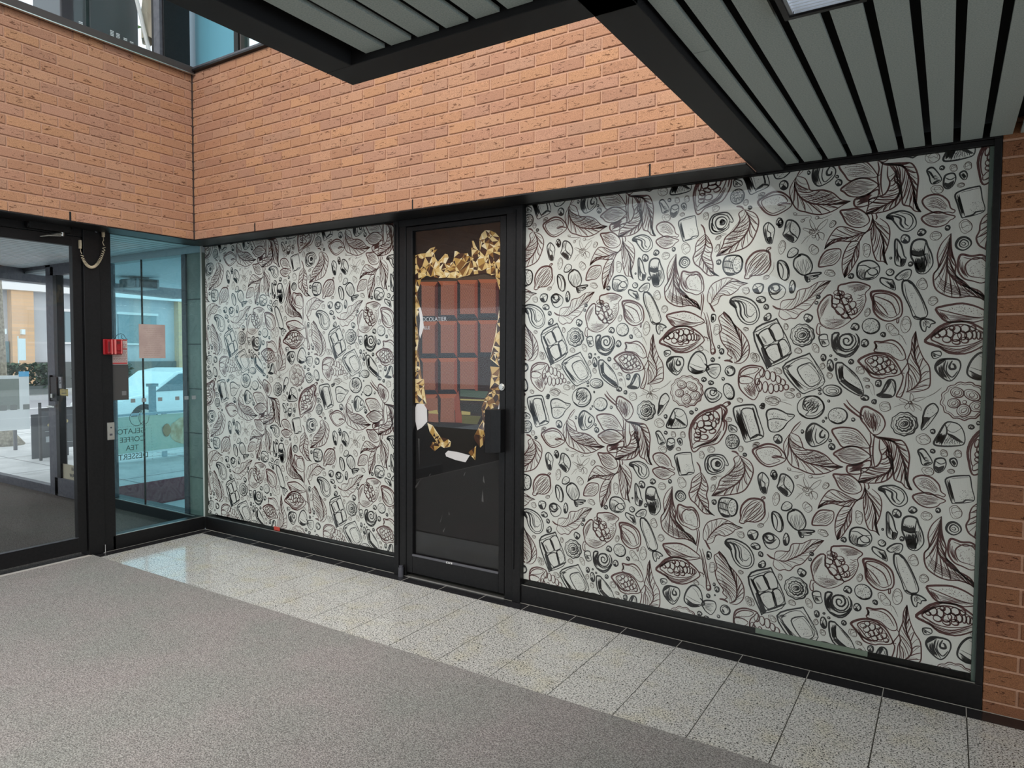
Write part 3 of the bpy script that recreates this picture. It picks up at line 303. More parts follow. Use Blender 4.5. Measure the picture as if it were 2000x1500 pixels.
    '2 3626 1360 3645 1350|SK2,1:3641 1334 3635 1325 3620 1319 3603 1321 3590 1327 3586 1337 3592 1346 3606 1352 3623 1350 3636 1344|SK2,1:3631 1333 3628 1328 3619 1325 3609 1326 3601 1330 3598 1335 3602 1340 3610 1342 3621 1342 3629 1338|FK:3584 1319 3612 1312 3640 1320 3626 1311 3602 1310|SK3.2,1:3625 1456 3644 1467 3659 1459 3715 1406 3743 1338 3725 1317 3643 1373|SK3,0:3656 1459 3660 1392 3742 1338|SK3,0:3640 1375 3660 1392|VK9,2.4:3630 1454 3643 1378:3653 1459 3659 1393|FK:3648 1378 3663 1387 3739 1335 3725 1321|VK4,1.4:3665 1446 3724 1383:3677 1446 3718 1404|DK16,1.3:3678 1398 3724 1377 3734 1345|SK3.2,1:3579 1256 3568 1224 3539 1203 3503 1202 3473 1220 3461 1252 3472 1284 3502 1305 3538 1306 3568 1287|SK2.4,1:3487 1272 3502 1300 3547 1307 3575 1275 3575 1248 3542 1216 3500 1214 3512 1234 3490 1245|VK5,3.4:3505 1298 3487 1272 3496 1248:3572 1275 3548 1236 3512 1216|VK6,2.2:3487 1278 3541 1304:3506 1234 3575 1270|FK:3472 1227 3506 1204 3537 1202 3512 1198 3484 1208|UG:3831 1271 24 22 -0.4|SG1.6,0:3380 1277 3412 1269 3437 1259|UG:3348 1283 33 17 -0.15|SG1.4,0:3383 1282 3411 1289|SG1.4,0:3383 1277 3418 1284|SG1.6,1:3928 1304 3930 1335 3941 1320 3936 1302|SG1.6,1:3939 1304 3955 1315 3987 1319 3961 1302|SG1.6,1:3936 1291 3966 1279 3972 1261 3947 1279|SG1.6,1:3931 1288 3945 1268 3942 1255 3928 1273|SG1.6,1:3923 1291 3909 1277 3915 1264 3928 1280|SG1.6,1:3922 1298 3895 1311 3889 1303 3917 1290|SG1.4,0:3917 1288 3890 1282 3865 1270|SG1.4,0:3912 1293 3884 1289|SG1.8,0:3987 1319 4019 1338 4045 1364|SG2.4,1:3935 1294 3933 1291 3930 1289 3926 1288 3923 1290 3921 1293 3923 1296 3926 1298 3930 1298 3933 1297|SM3.6,1:4014 1702 4027 1712 4069 1721 4110 1725 4151 1714 4182 1698 4212 1678 4212 1663 4183 1653 4152 1644 4127 1649 4075 1645 4049 1653 4033 1671|SM2.6,0:4019 1702 4059 1691 4111 1675 4162 1664 4202 1668|VM4,2.6:4019 1697 4049 1651:4038 1691 4075 1650|VM3,2.4:4038 1689 4111 1670 4197 1665:4059 1653 4111 1655 4162 1649|DM70,1.3:4043 1701 4110 1720 4172 1693 4187 1671 4111 1680|SM4.6,1:3979 1570 4002 1595 4028 1625 4075 1648 4127 1647 4173 1624 4204 1598 4217 1574 4199 1554 4165 1529 4124 1511 4067 1514 4035 1539 3987 1557|SM2.6,1:4000 1577 4034 1610 4075 1632 4122 1634 4163 1614 4199 1589 4164 1559 4113 1544 4061 1544 4024 1559|VM4,2.6:3987 1565 4051 1524 4114 1514 4204 1564:4008 1564 4061 1539 4118 1536 4194 1574|VM3,2.2:3984 1572 4028 1618 4080 1645:3997 1577 4034 1608 4081 1634|SM2.6,1:4056 1596 4050 1587 4041 1583 4033 1586 4027 1594 4028 1604 4033 1613 4042 1617 4051 1614 4056 1606|SM2.6,1:4081 1602 4081 1591 4076 1582 4068 1581 4060 1587 4055 1597 4055 1609 4060 1617 4068 1618 4076 1613|SM2.6,1:4108 1614 4106 1605 4099 1599 4090 1599 4082 1605 4079 1615 4082 1624 4089 1630 4098 1630 4105 1624|SM2.6,1:4139 1617 4136 1607 4127 1600 4117 1601 4109 1607 4106 1617 4109 1627 4117 1633 4127 1633 4135 1627|SM2.6,1:4160 1619 4159 1612 4154 1608 4147 1608 4142 1613 4140 1619 4142 1625 4147 1629 4153 1629 4158 1625|SM2.6,1:4127 1594 4128 1582 4123 1573 4114 1570 4104 1575 4098 1585 4097 1596 4102 1605 4111 1608 4121 1603|SM2.6,1:4106 1574 4097 1566 4087 1564 4080 1568 4079 1578 4083 1589 4092 1598 4102 1600 4109 1595 4110 1585|SM2.6,1:4074 1569 4069 1562 4061 1559 4051 1561 4044 1567 4043 1575 4047 1582 4056 1585 4065 1583 4072 1577|SM2.6,1:4150 1589 4147 1578 4140 1572 4131 1572 4124 1578 4121 1589 4124 1600 4131 1606 4140 1606 4147 1600|SM2.6,1:4164 1591 4163 1581 4159 1574 4154 1574 4149 1581 4148 1591 4149 1602 4153 1609 4158 1608 4162 1602|SM2.6,1:4178 1589 4177 1579 4174 1573 4169 1573 4166 1579 4164 1589 4165 1599 4169 1605 4173 1605 4177 1599|SM2.6,1:4106 1559 4103 1553 4095 1551 4086 1553 4079 1558 4078 1564 4082 1570 4090 1572 4098 1570 4105 1565|SM2.6,1:4136 1569 4134 1561 4127 1557 4119 1557 4112 1561 4110 1569 4112 1577 4119 1581 4127 1581 4134 1577|SM2.6,1:4190 1588 4189 1580 4186 1575 4182 1575 4179 1580 4178 1588 4179 1595 4182 1600 4185 1600 4188 1595|SM2.6,1:4085 1620 4083 1614 4079 1611 4073 1611 4068 1615 4066 1620 4068'
    ' 1625 4073 1629 4078 1628 4083 1625|SM2.6,1:4033 1587 4031 1582 4027 1580 4021 1580 4016 1583 4014 1587 4016 1592 4021 1595 4026 1595 4031 1592|SM3.2,0:4211 1717 4222 1687 4228 1653 4236 1603 4249 1568 4253 1509 4270 1507 4274 1524 4259 1568 4251 1618 4240 1672 4226 1717|VM2,2:4219 1707 4233 1618 4257 1519:4234 1687 4246 1608 4267 1529|SM2.2,1:4271 1518 4268 1513 4263 1510 4258 1511 4254 1515 4253 1522 4256 1528 4261 1531 4267 1530 4270 1525|SM5,0:4202 1670 4225 1660|SM7,0:4214 1593 4239 1583|SM4,0:4229 1593 4237 1569|SG1.6,0:4212 1526 4230 1522 4243 1510|UG:4195 1533 17 12 -0.3|UG:4279 1627 16 28 -0.1|UG:4423 1628 13 9 0|UG:4465 1489 14 24 0.4|UG:4401 1275 15 11 -0.4|SK3,1:4252 1696 4256 1705 4272 1701 4272 1676 4259 1666 4252 1672|VK3,3.4:4254 1699 4257 1669:4261 1696 4267 1672|NK:4291 1540 6 8 0|NK:4306 1517 12 13 0|NK:4261 1475 10 10 0|NK:4295 1485 3 3 0|NK:4316 1379 7 8 -0.2|NK:4218 1373 11 11 0|NK:4254 1357 14 10 0|SK2.4,1:4005 1516 4035 1521 4038 1501 4012 1490|SK2.2,0:4005 1516 4022 1506 4038 1501|VK3,2:4006 1513 4014 1493:4017 1508 4023 1495|LM17,2.6,0.2:4368 1459 4401 1481 4404 1553 4379 1616 4354 1670 4314 1719:4358 1461 4348 1476 4358 1485 4336 1505 4338 1524 4308 1563 4295 1607 4304 1632 4288 1686 4305 1705 4314 1719:4373 1457 4410 1462 4438 1496 4441 1544 4427 1582 4398 1621 4364 1655 4344 1689 4314 1719|SM5.5,0:4319 1471 4344 1471 4363 1461|VM4,1.8:4342 1524 4348 1505 4367 1471:4307 1627 4332 1588 4391 1486|SK3.8,1:4020 1457 4036 1483 4073 1489 4104 1483 4111 1453 4095 1412 4074 1393 4048 1406 4026 1432|SK2.6,0:4057 1483 4052 1442 4077 1397|VK6,2.4:4026 1462 4037 1422 4064 1399:4052 1478 4050 1437 4072 1397|SK5,0:4081 1481 4071 1458 4076 1445 4092 1448 4089 1463 4081 1468|SK2.8,0:4065 1478 4060 1437 4082 1410 4102 1438|FK:4036 1482 4057 1487 4052 1478 4028 1457 4022 1457|SK3.4,1:4150 1484 4175 1513 4200 1514 4221 1494 4231 1460 4229 1425 4207 1407 4172 1401 4141 1418 4136 1443|VK4,3:4140 1449 4182 1419 4227 1425:4138 1423 4177 1404 4217 1415|SK1.6,0:4175 1504 4201 1484 4216 1455|SK1.6,0:4180 1509 4211 1489|SK1.8,0:4146 1454 4186 1439 4222 1430|SK3.2,1:4229 1425 4246 1447 4281 1453 4299 1446 4302 1416 4280 1381 4252 1391 4237 1410|VK5,2:4232 1422 4266 1440 4296 1441:4237 1415 4267 1396 4287 1387|SK5,0:4219 1455 4237 1440 4242 1425 4227 1420|FK:4141 1418 4172 1409 4207 1414 4217 1411 4172 1400|SK3.6,1:4373 1420 4369 1406 4357 1397 4342 1396 4330 1405 4325 1419 4330 1434 4341 1443 4356 1443 4368 1434|FK:4326 1422 4335 1405 4355 1397 4371 1410 4364 1401 4350 1395 4333 1402|SK2.4,0:4335 1427 4347 1437 4361 1432 4364 1418|SK1.8,1:4361 1434 4360 1432 4358 1431 4355 1431 4352 1432 4351 1434 4352 1437 4355 1438 4358 1438 4360 1437|VK4,2.4:4332 1427 4338 1402:4340 1422 4350 1400|SK3.2,1:4225 1296 4234 1321 4258 1331 4281 1327 4283 1312 4273 1322 4293 1315 4311 1299 4299 1274 4270 1258 4245 1264|SK3.2,0:4281 1327 4284 1303 4267 1291 4252 1301 4256 1319 4271 1318 4274 1307 4266 1302|SK2.4,0:4234 1306 4244 1281 4269 1275 4294 1293 4288 1313|SK2,0:4303 1308 4289 1278 4260 1270 4234 1286|SK3.6,1:4368 1325 4372 1301 4366 1282 4352 1276 4335 1285 4322 1306 4318 1330 4324 1349 4338 1355 4355 1346|DK46,1.6:4322 1343 4341 1351 4366 1320 4366 1286 4347 1280 4327 1309|FK:4338 1285 4362 1286 4373 1301 4371 1281 4357 1276|SM2.6,1:4214 1313 4216 1300 4207 1289 4205 1277 4202 1264 4189 1258 4180 1248 4171 1237 4157 1237 4144 1233 4132 1226 4118 1232 4106 1235 4091 1234 4082 1244 4072 1253 4059 1258 4055 1271 4052 1283 4042 1293 4044 1307 4048 1319 4045 1333 4052 1344 4063 1353 4067 1366 4078 1374 4092 1377 4102 1387 4115 1390 4129 1386 4142 1390 4156 1388 4165 1378 4179 1376 4190 1369 4194 1356 4205 1348 4212 1338 4209 1324|SM2,1:4206 1312 4208 1301 4200 1291 4198 1280 4195 1268 4183 1263 4175 1254 4167 1244 4154 1244 4143 1241 4131 1235 4120 1240 4108 1242 4095 1241 4087 1250 4078 1258 4066 1263 4062 1275 4060 1286 4051 1295 4053 1307 4057 1318 4054 1330 4060 1340 4070 1348 4073 1361 4083 1367 4096 1370 4105 1379 4117 1382 4129 1378 414'
    '1 1382 4153 1380 4162 1372 4174 1370 4184 1364 4188 1352 4197 1344 4204 1335 4202 1323|SM2.2,1:4124 1333 4114 1325 4100 1324 4086 1330 4079 1343 4080 1355 4090 1364 4104 1365 4118 1358 4126 1346|SM1.6,1:4118 1337 4111 1331 4100 1330 4091 1335 4086 1343 4087 1352 4094 1358 4104 1359 4113 1354 4119 1345|SM1.8,1:4104 1337 4099 1337 4094 1339 4093 1344 4095 1348 4100 1351 4106 1351 4110 1349 4111 1345 4109 1340|SM2.2,1:4182 1319 4170 1312 4153 1314 4136 1325 4127 1339 4129 1353 4140 1359 4158 1357 4174 1347 4183 1332|SM1.6,1:4174 1324 4166 1319 4154 1321 4142 1328 4136 1338 4137 1347 4145 1352 4157 1351 4168 1343 4175 1333|SM1.8,1:4157 1327 4151 1327 4147 1331 4146 1337 4149 1342 4153 1345 4159 1344 4163 1340 4164 1335 4162 1329|SM2.2,1:4114 1299 4110 1287 4099 1279 4085 1279 4073 1286 4069 1297 4073 1310 4084 1317 4098 1318 4110 1311|SM1.6,1:4107 1299 4105 1290 4097 1285 4087 1284 4079 1289 4075 1298 4078 1306 4086 1312 4096 1312 4104 1307|SM1.8,1:4096 1294 4092 1291 4087 1290 4084 1293 4084 1298 4087 1303 4091 1306 4096 1306 4099 1303 4099 1298|SM2.2,1:4153 1270 4148 1255 4136 1245 4121 1244 4108 1253 4103 1268 4108 1284 4120 1294 4135 1294 4148 1285|SM1.6,1:4145 1270 4142 1259 4134 1252 4123 1251 4114 1258 4111 1268 4114 1279 4123 1286 4133 1287 4142 1281|SM1.8,1:4133 1264 4127 1260 4122 1259 4119 1263 4119 1268 4123 1274 4129 1278 4135 1279 4138 1276 4137 1270|SM2.2,1:4199 1297 4198 1283 4188 1271 4173 1266 4158 1269 4149 1280 4149 1294 4160 1306 4175 1311 4190 1308|SM1.6,1:4191 1295 4191 1285 4184 1277 4173 1273 4163 1275 4156 1283 4157 1292 4164 1301 4175 1304 4185 1302|SM1.8,1:4181 1285 4177 1281 4172 1279 4167 1281 4166 1286 4167 1292 4171 1297 4176 1298 4181 1296 4182 1291|SM2,1:4137 1305 4136 1301 4133 1298 4128 1298 4124 1300 4123 1304 4124 1309 4128 1311 4132 1311 4136 1309|SM3.2,1:3186 1411 3201 1434 3236 1448 3274 1446 3300 1436 3300 1406 3283 1383 3275 1354 3284 1324 3263 1280 3229 1293 3193 1329 3183 1366|SM2.4,1:3201 1419 3236 1438 3279 1435 3262 1413 3219 1401 3191 1397|SM2.4,1:3189 1389 3228 1393 3254 1379 3237 1360 3193 1359|VM6,2.8:3192 1351 3228 1308 3263 1283:3254 1368 3267 1331 3276 1309|DM36,1.3:3201 1419 3262 1431 3254 1383 3202 1367|SM3,0:3292 1428 3266 1398 3262 1361 3275 1331|SM2.4,1:3309 1413 3306 1401 3299 1393 3291 1394 3285 1401 3283 1414 3286 1426 3293 1433 3301 1433 3307 1425|SM2.4,1:3334 1404 3333 1391 3328 1382 3320 1381 3313 1389 3309 1401 3310 1414 3315 1423 3323 1424 3330 1417|SM2.4,1:3360 1397 3359 1383 3354 1374 3345 1373 3338 1381 3333 1394 3334 1408 3340 1418 3348 1418 3356 1411|SM2.4,1:3384 1384 3384 1373 3380 1365 3372 1363 3365 1369 3360 1379 3359 1391 3364 1399 3371 1400 3379 1394|SM2.4,1:3404 1373 3405 1363 3401 1356 3395 1354 3387 1358 3382 1366 3381 1376 3384 1383 3391 1385 3398 1381|SM2.4,1:3420 1346 3418 1338 3413 1334 3406 1333 3401 1338 3399 1346 3401 1353 3406 1358 3413 1358 3418 1354|SM2.4,1:3297 1347 3294 1332 3288 1322 3280 1322 3274 1331 3271 1346 3273 1361 3280 1370 3288 1370 3294 1361|SM2.4,1:3325 1344 3322 1328 3316 1318 3308 1318 3302 1327 3299 1343 3301 1359 3308 1369 3316 1369 3322 1359|SM2.4,1:3351 1337 3349 1323 3343 1314 3335 1314 3329 1323 3326 1336 3329 1350 3335 1359 3343 1359 3349 1351|SM2.4,1:3376 1341 3374 1330 3368 1323 3360 1323 3354 1330 3351 1341 3354 1352 3360 1359 3368 1359 3374 1353|SM2.4,1:3395 1342 3394 1332 3388 1326 3382 1326 3376 1332 3374 1341 3376 1351 3381 1357 3388 1357 3393 1351|SM2.4,1:3285 1369 3283 1359 3278 1353 3272 1353 3267 1359 3265 1368 3267 1378 3272 1384 3278 1384 3283 1378|SK3.2,1:3320 1211 3329 1232 3361 1239 3393 1229 3415 1218 3447 1214 3444 1200 3419 1176 3397 1144 3375 1128 3343 1127 3330 1149 3326 1180|SK2.6,0:3326 1180 3355 1190 3393 1189 3419 1185|DK60,1.4:3329 1223 3419 1210 3406 1187 3336 1189|DK60,1.4:3333 1172 3394 1181 3388 1141 3349 1131|SK2,0:3415 1216 3425 1205 3444 1208|FK:3372 1129 3397 1147 3425 1185 3403 1145 3381 1130|NK:3377 1093 18 22 0.2|UG:3275 1061 15 8 0.2|NK:3486 1136 6 9 0|NK:3588 1206 4 5 0|NK:3577 '
    '1190 5 6 0|NK:3704 1205 7 8 0|NK:3609 1101 6 7 0|NK:3617 1074 13 14 0|NK:3360 919 14 18 0|SM4,1:3259 1028 3292 1050 3331 1065 3369 1058 3398 1035 3414 1008 3408 985 3364 960 3332 953 3299 968 3273 998|SM2.2,1:3276 1029 3331 1050 3376 1042 3395 1012 3363 1010 3351 1000 3389 989 3357 970 3325 964 3292 988|DM50,1.3:3285 1027 3363 1044 3376 1013 3312 989|DM16,1.3:3331 990 3383 994 3357 972|SM4,0:3351 1000 3383 1005 3411 999|SM3,0:3478 1185 3451 1156 3432 1121|SM2,0:3481 1180 3463 1151 3437 1124|LM13,2.8,0.18:3432 1124 3426 1082 3452 1027 3502 992 3564 980 3612 978 3668 983:3432 1124 3404 1069 3414 1013 3440 970 3478 954 3509 942 3546 936 3594 946 3636 969 3668 983:3435 1127 3470 1112 3486 1080 3498 1053 3551 1048 3593 1029 3624 998 3642 989 3668 983|VM3,2:3435 1119 3445 1083 3501 1047:3432 1110 3430 1071 3471 1045|VM7,2.2:3501 1050 3563 1043 3618 998:3452 1033 3508 998 3612 984|SK3.8,1:3507 1148 3525 1173 3543 1177 3567 1165 3598 1142 3601 1114 3580 1086 3538 1068 3517 1079 3504 1109|SK2.6,0:3543 1174 3528 1121 3544 1072|VK7,2.4:3513 1151 3507 1109 3523 1076:3537 1171 3525 1121 3538 1072|SK5,0:3577 1151 3565 1131 3568 1115 3583 1116 3586 1130|SK2.6,0:3549 1155 3544 1111 3559 1084 3592 1114|SK2,0:3561 1161 3592 1136|SM5,0:3662 1280 3679 1260 3703 1239 3744 1209|SM3,0:3673 1297 3691 1271 3726 1240 3750 1219|SM3.6,1:3738 1256 3755 1268 3784 1256 3818 1233 3834 1197 3825 1165 3802 1142 3779 1149 3756 1182 3735 1213|VM6,2.8:3755 1262 3744 1219 3785 1152:3778 1255 3801 1211 3796 1147|VM3,2.2:3784 1253 3818 1223 3802 1147:3767 1242 3784 1200 3788 1149|DM50,1.3:3749 1241 3795 1237 3819 1186 3785 1162|SM3.4,0:3774 1149 3780 1114 3775 1076 3781 1039 3787 992|SM3.4,0:3794 1144 3789 1093 3789 1040 3798 993|SM3.2,1:3616 1148 3639 1163 3675 1167 3716 1161 3745 1134 3769 1097 3775 1082 3752 1078 3711 1083 3664 1075 3640 1106|VM6,2.2:3619 1148 3681 1162 3728 1143 3769 1092:3646 1106 3682 1087 3717 1089 3757 1082|DM60,1.3:3640 1144 3716 1143 3751 1096 3670 1091|SM3.2,1:3626 1042 3658 1066 3694 1082 3734 1077 3769 1055 3778 1039 3758 1022 3730 1001 3689 1000 3659 1009 3641 1027|VM8,2.4:3629 1041 3694 1074 3769 1052:3635 1035 3695 1006 3758 1024|SM3.4,1:3686 989 3730 1003 3775 1023 3781 1002 3765 974 3730 955 3689 957|VM7,3:3689 990 3758 1011:3692 960 3759 979|SM3.4,1:3627 944 3660 946 3695 947 3725 928 3742 907 3746 881 3720 862 3685 864 3655 883 3637 920|VM7,2.6:3630 941 3684 940 3737 907:3636 925 3679 875 3731 866|DM40,1.3:3648 932 3707 926 3725 884 3673 890|SM5,0:3775 1082 3786 1088|SM5,0:3775 1042 3789 1048|LM14,3.2,0.14:3848 1097 3843 1054 3866 1024 3855 981 3822 957 3777 937 3731 917:3814 1122 3814 1079 3824 1042 3804 998 3747 983 3742 956 3731 917:3848 1118 3860 1071 3869 1019 3869 972 3845 938 3800 921 3731 917|LM14,3,0.16:3802 1134 3836 1126 3876 1109 3899 1064 3916 1007 3922 950 3948 905:3819 1127 3848 1081 3855 1034 3872 983 3878 946 3906 933 3923 913 3948 905:3802 1134 3870 1128 3909 1117 3932 1061 3930 998 3928 935 3934 917 3948 905|SM5,0:3785 1141 3808 1129 3842 1123 3876 1115|SM3.2,0:3754 919 3760 898 3749 854 3726 830|SM3,0:3771 921 3777 900 3772 889|SK3.4,1:3817 893 3825 907 3851 915 3879 917 3912 902 3929 872 3927 845 3902 826 3874 834 3851 864 3837 884|SK4.6,0:3831 902 3868 887 3871 861 3885 841|SK2.8,0:3845 909 3885 888 3888 862 3902 848|SK2.2,0:3868 911 3907 896 3918 865 3902 837 3885 841|FK:3817 893 3828 904 3840 898 3846 882 3834 884|SK3,1:3959 1200 3959 1187 3950 1176 3946 1162 3935 1155 3922 1151 3910 1144 3897 1149 3884 1152 3872 1158 3867 1171 3858 1182 3858 1195 3861 1208 3862 1223 3873 1231 3883 1241 3894 1249 3908 1247 3921 1250 3933 1243 3942 1234 3954 1227 3955 1213|SK1.8,1:3952 1200 3944 1174 3923 1157 3896 1155 3874 1170 3865 1196 3873 1222 3895 1239 3921 1240 3943 1225|SK3.2,1:3940 1199 3941 1192 3935 1187 3935 1178 3928 1175 3922 1171 3917 1165 3909 1169 3902 1164 3896 1169 3890 1173 3882 1175 3883 1184 3876 1189 3877 1196 3880 1203 3878 1211 3886 1215 3888 1223 3894 1226 3902 1226 3908 1233 3915 1227 3922 1228 3'
    '929 1225 3931 1217 3939 1214 3937 1206|SK2.2,1:3929 1193 3921 1182 3909 1177 3896 1180 3888 1190 3888 1203 3896 1214 3908 1219 3921 1216 3929 1206|SK2.6,1:3921 1205 3921 1199 3917 1193 3909 1188 3902 1188 3896 1191 3896 1197 3900 1203 3908 1208 3916 1208|SK2.2,1:3915 1201 3915 1199 3913 1196 3909 1194 3905 1193 3903 1194 3902 1197 3905 1200 3909 1202 3912 1203|DK50,1.3:3948 1200 3943 1180 3929 1164 3909 1158 3889 1162 3875 1176 3869 1196 3874 1216 3888 1232 3908 1238 3928 1233 3942 1219|SK2.8,1:3679 1222 3671 1200 3652 1185 3627 1184 3606 1197 3598 1218 3606 1240 3626 1254 3651 1255 3671 1243|DK70,1.5:3609 1240 3638 1252 3671 1227 3669 1200 3633 1184 3606 1202|FK:3609 1199 3639 1186 3668 1202 3651 1184 3627 1182|SG1.5,0:3421 958 3440 942 3497 936 3500 914|SG1.5,0:3459 913 3478 926 3494 930|SG1.5,0:3591 933 3552 918 3528 922|SG1.6,1:3438 946 3435 944 3430 944 3425 946 3423 950 3423 954 3427 956 3432 956 3436 953 3439 950|SG1.8,1:3473 916 3471 912 3467 909 3462 908 3458 911 3456 914 3458 918 3462 921 3467 922 3471 920|SG1.8,1:3536 923 3535 919 3530 917 3525 916 3521 918 3519 922 3521 926 3525 929 3530 929 3534 927|SK2.8,1:3980 1238 3991 1275 4015 1294 4031 1281 4035 1261 4014 1219 3993 1187 3977 1175 3974 1191 3979 1212|SK2,0:3980 1233 4008 1232 4035 1261|FK:3980 1230 4007 1230 3993 1208 3978 1180 3976 1191|SK2.4,0:4008 1232 3993 1197|DK14,1.3:3986 1269 4018 1286 4026 1261 3997 1239|NK:4017 1171 8 10 0|NK:4156 1199 9 9 0|NK:4181 1217 7 7 0|NK:4019 1085 8 8 0|NK:4509 1246 11 10 0|NK:4430 1002 9 9 0|UG:3983 1135 26 23 -0.4|UG:4061 1079 13 16 0.2|UG:4112 1081 14 17 0|UG:4005 995 23 17 -0.3|UG:4090 1003 14 9 0|UG:4263 1014 19 16 0.6|UG:4214 982 13 19 0|UG:4410 1030 12 15 -0.3|UG:4481 1049 13 10 0|UG:4350 1174 13 11 0|UG:4553 1275 32 18 -0.1|SK3.2,1:4023 1119 4041 1164 4062 1208 4082 1217 4114 1206 4133 1169 4133 1126 4100 1114 4050 1110|SK3,0:4062 1206 4070 1171 4050 1113|SK3,0:4070 1165 4094 1157 4133 1128|VK8,2.8:4041 1164 4029 1119:4068 1170 4050 1116|SK1.6,0:4083 1212 4070 1186 4094 1172 4124 1194|VK5,2:4076 1161 4055 1116:4110 1147 4126 1120|FK:4070 1168 4089 1161 4126 1130 4115 1132 4081 1153|DK30,1.3:4063 1150 4110 1147 4115 1117 4058 1113|SK3,1:3965 1082 3981 1092 3997 1079 4020 1034 3985 1021 3973 1056|FK:3968 1079 3981 1072 3995 1042 3987 1047|VK3,2.4:3985 1036 4017 1036:3979 1057 4000 1058|FK:3987 1026 4001 1035 4018 1035 3996 1022|SK3,1:4030 1045 4043 1056 4064 1055 4071 1032 4062 1006 4044 993 4028 1008|SK2.4,0:4033 1042 4051 1031 4070 1040|FK:4032 1022 4044 1017 4065 1027 4060 1007 4044 995 4031 1009|SK2.8,1:4085 1054 4101 1061 4111 1046 4109 1028 4099 1025 4088 1039|VK3,3:4088 1051 4101 1027:4098 1057 4109 1030|SM4.6,1:4309 1245 4270 1226 4221 1209 4181 1177 4156 1135 4147 1089 4153 1049 4161 1009 4172 995 4189 1003 4209 1023 4254 1036 4293 1049 4317 1080 4336 1121 4338 1161 4323 1175 4337 1210 4334 1229|SM3,1:4309 1233 4270 1214 4226 1197 4186 1167 4162 1125 4157 1079 4166 1034 4183 1048 4224 1054 4263 1067 4292 1104 4311 1144 4315 1189|SM3,0:4166 1034 4169 1014 4199 1027 4254 1049 4293 1079 4312 1115|SM5,0:4319 1228 4329 1209 4315 1174 4328 1155 4321 1115|VM4,2.6:4171 1010 4214 1033 4274 1050 4317 1110:4179 1020 4224 1046 4283 1078 4311 1134|SM3.4,0:4309 1240 4328 1258 4348 1264 4355 1255 4343 1244 4324 1231|FM:4340 1261 4353 1263 4356 1254 4346 1247|SM3,1:4250 1173 4245 1164 4234 1160 4223 1161 4215 1168 4213 1178 4218 1187 4228 1191 4240 1190 4248 1182|SM3,1:4270 1188 4273 1178 4270 1169 4263 1165 4255 1167 4248 1174 4245 1184 4247 1192 4254 1197 4263 1195|SM3,1:4297 1197 4302 1183 4301 1172 4294 1168 4284 1172 4275 1183 4270 1197 4271 1208 4278 1212 4288 1208|SM3,1:4224 1138 4218 1127 4209 1121 4198 1122 4191 1131 4190 1143 4195 1154 4205 1160 4216 1159 4223 1150|SM3,1:4263 1147 4258 1139 4247 1134 4234 1135 4224 1140 4221 1148 4226 1156 4237 1161 4249 1161 4259 1155|SM3,1:4270 1126 4265 1119 4252 1114 4237 1114 4224 1118 4220 1125 4225 1132 4238 1137 4253 1137 4265 1133|SM3,1:4286 1145 4284 1135 4278 1128 4271 1'
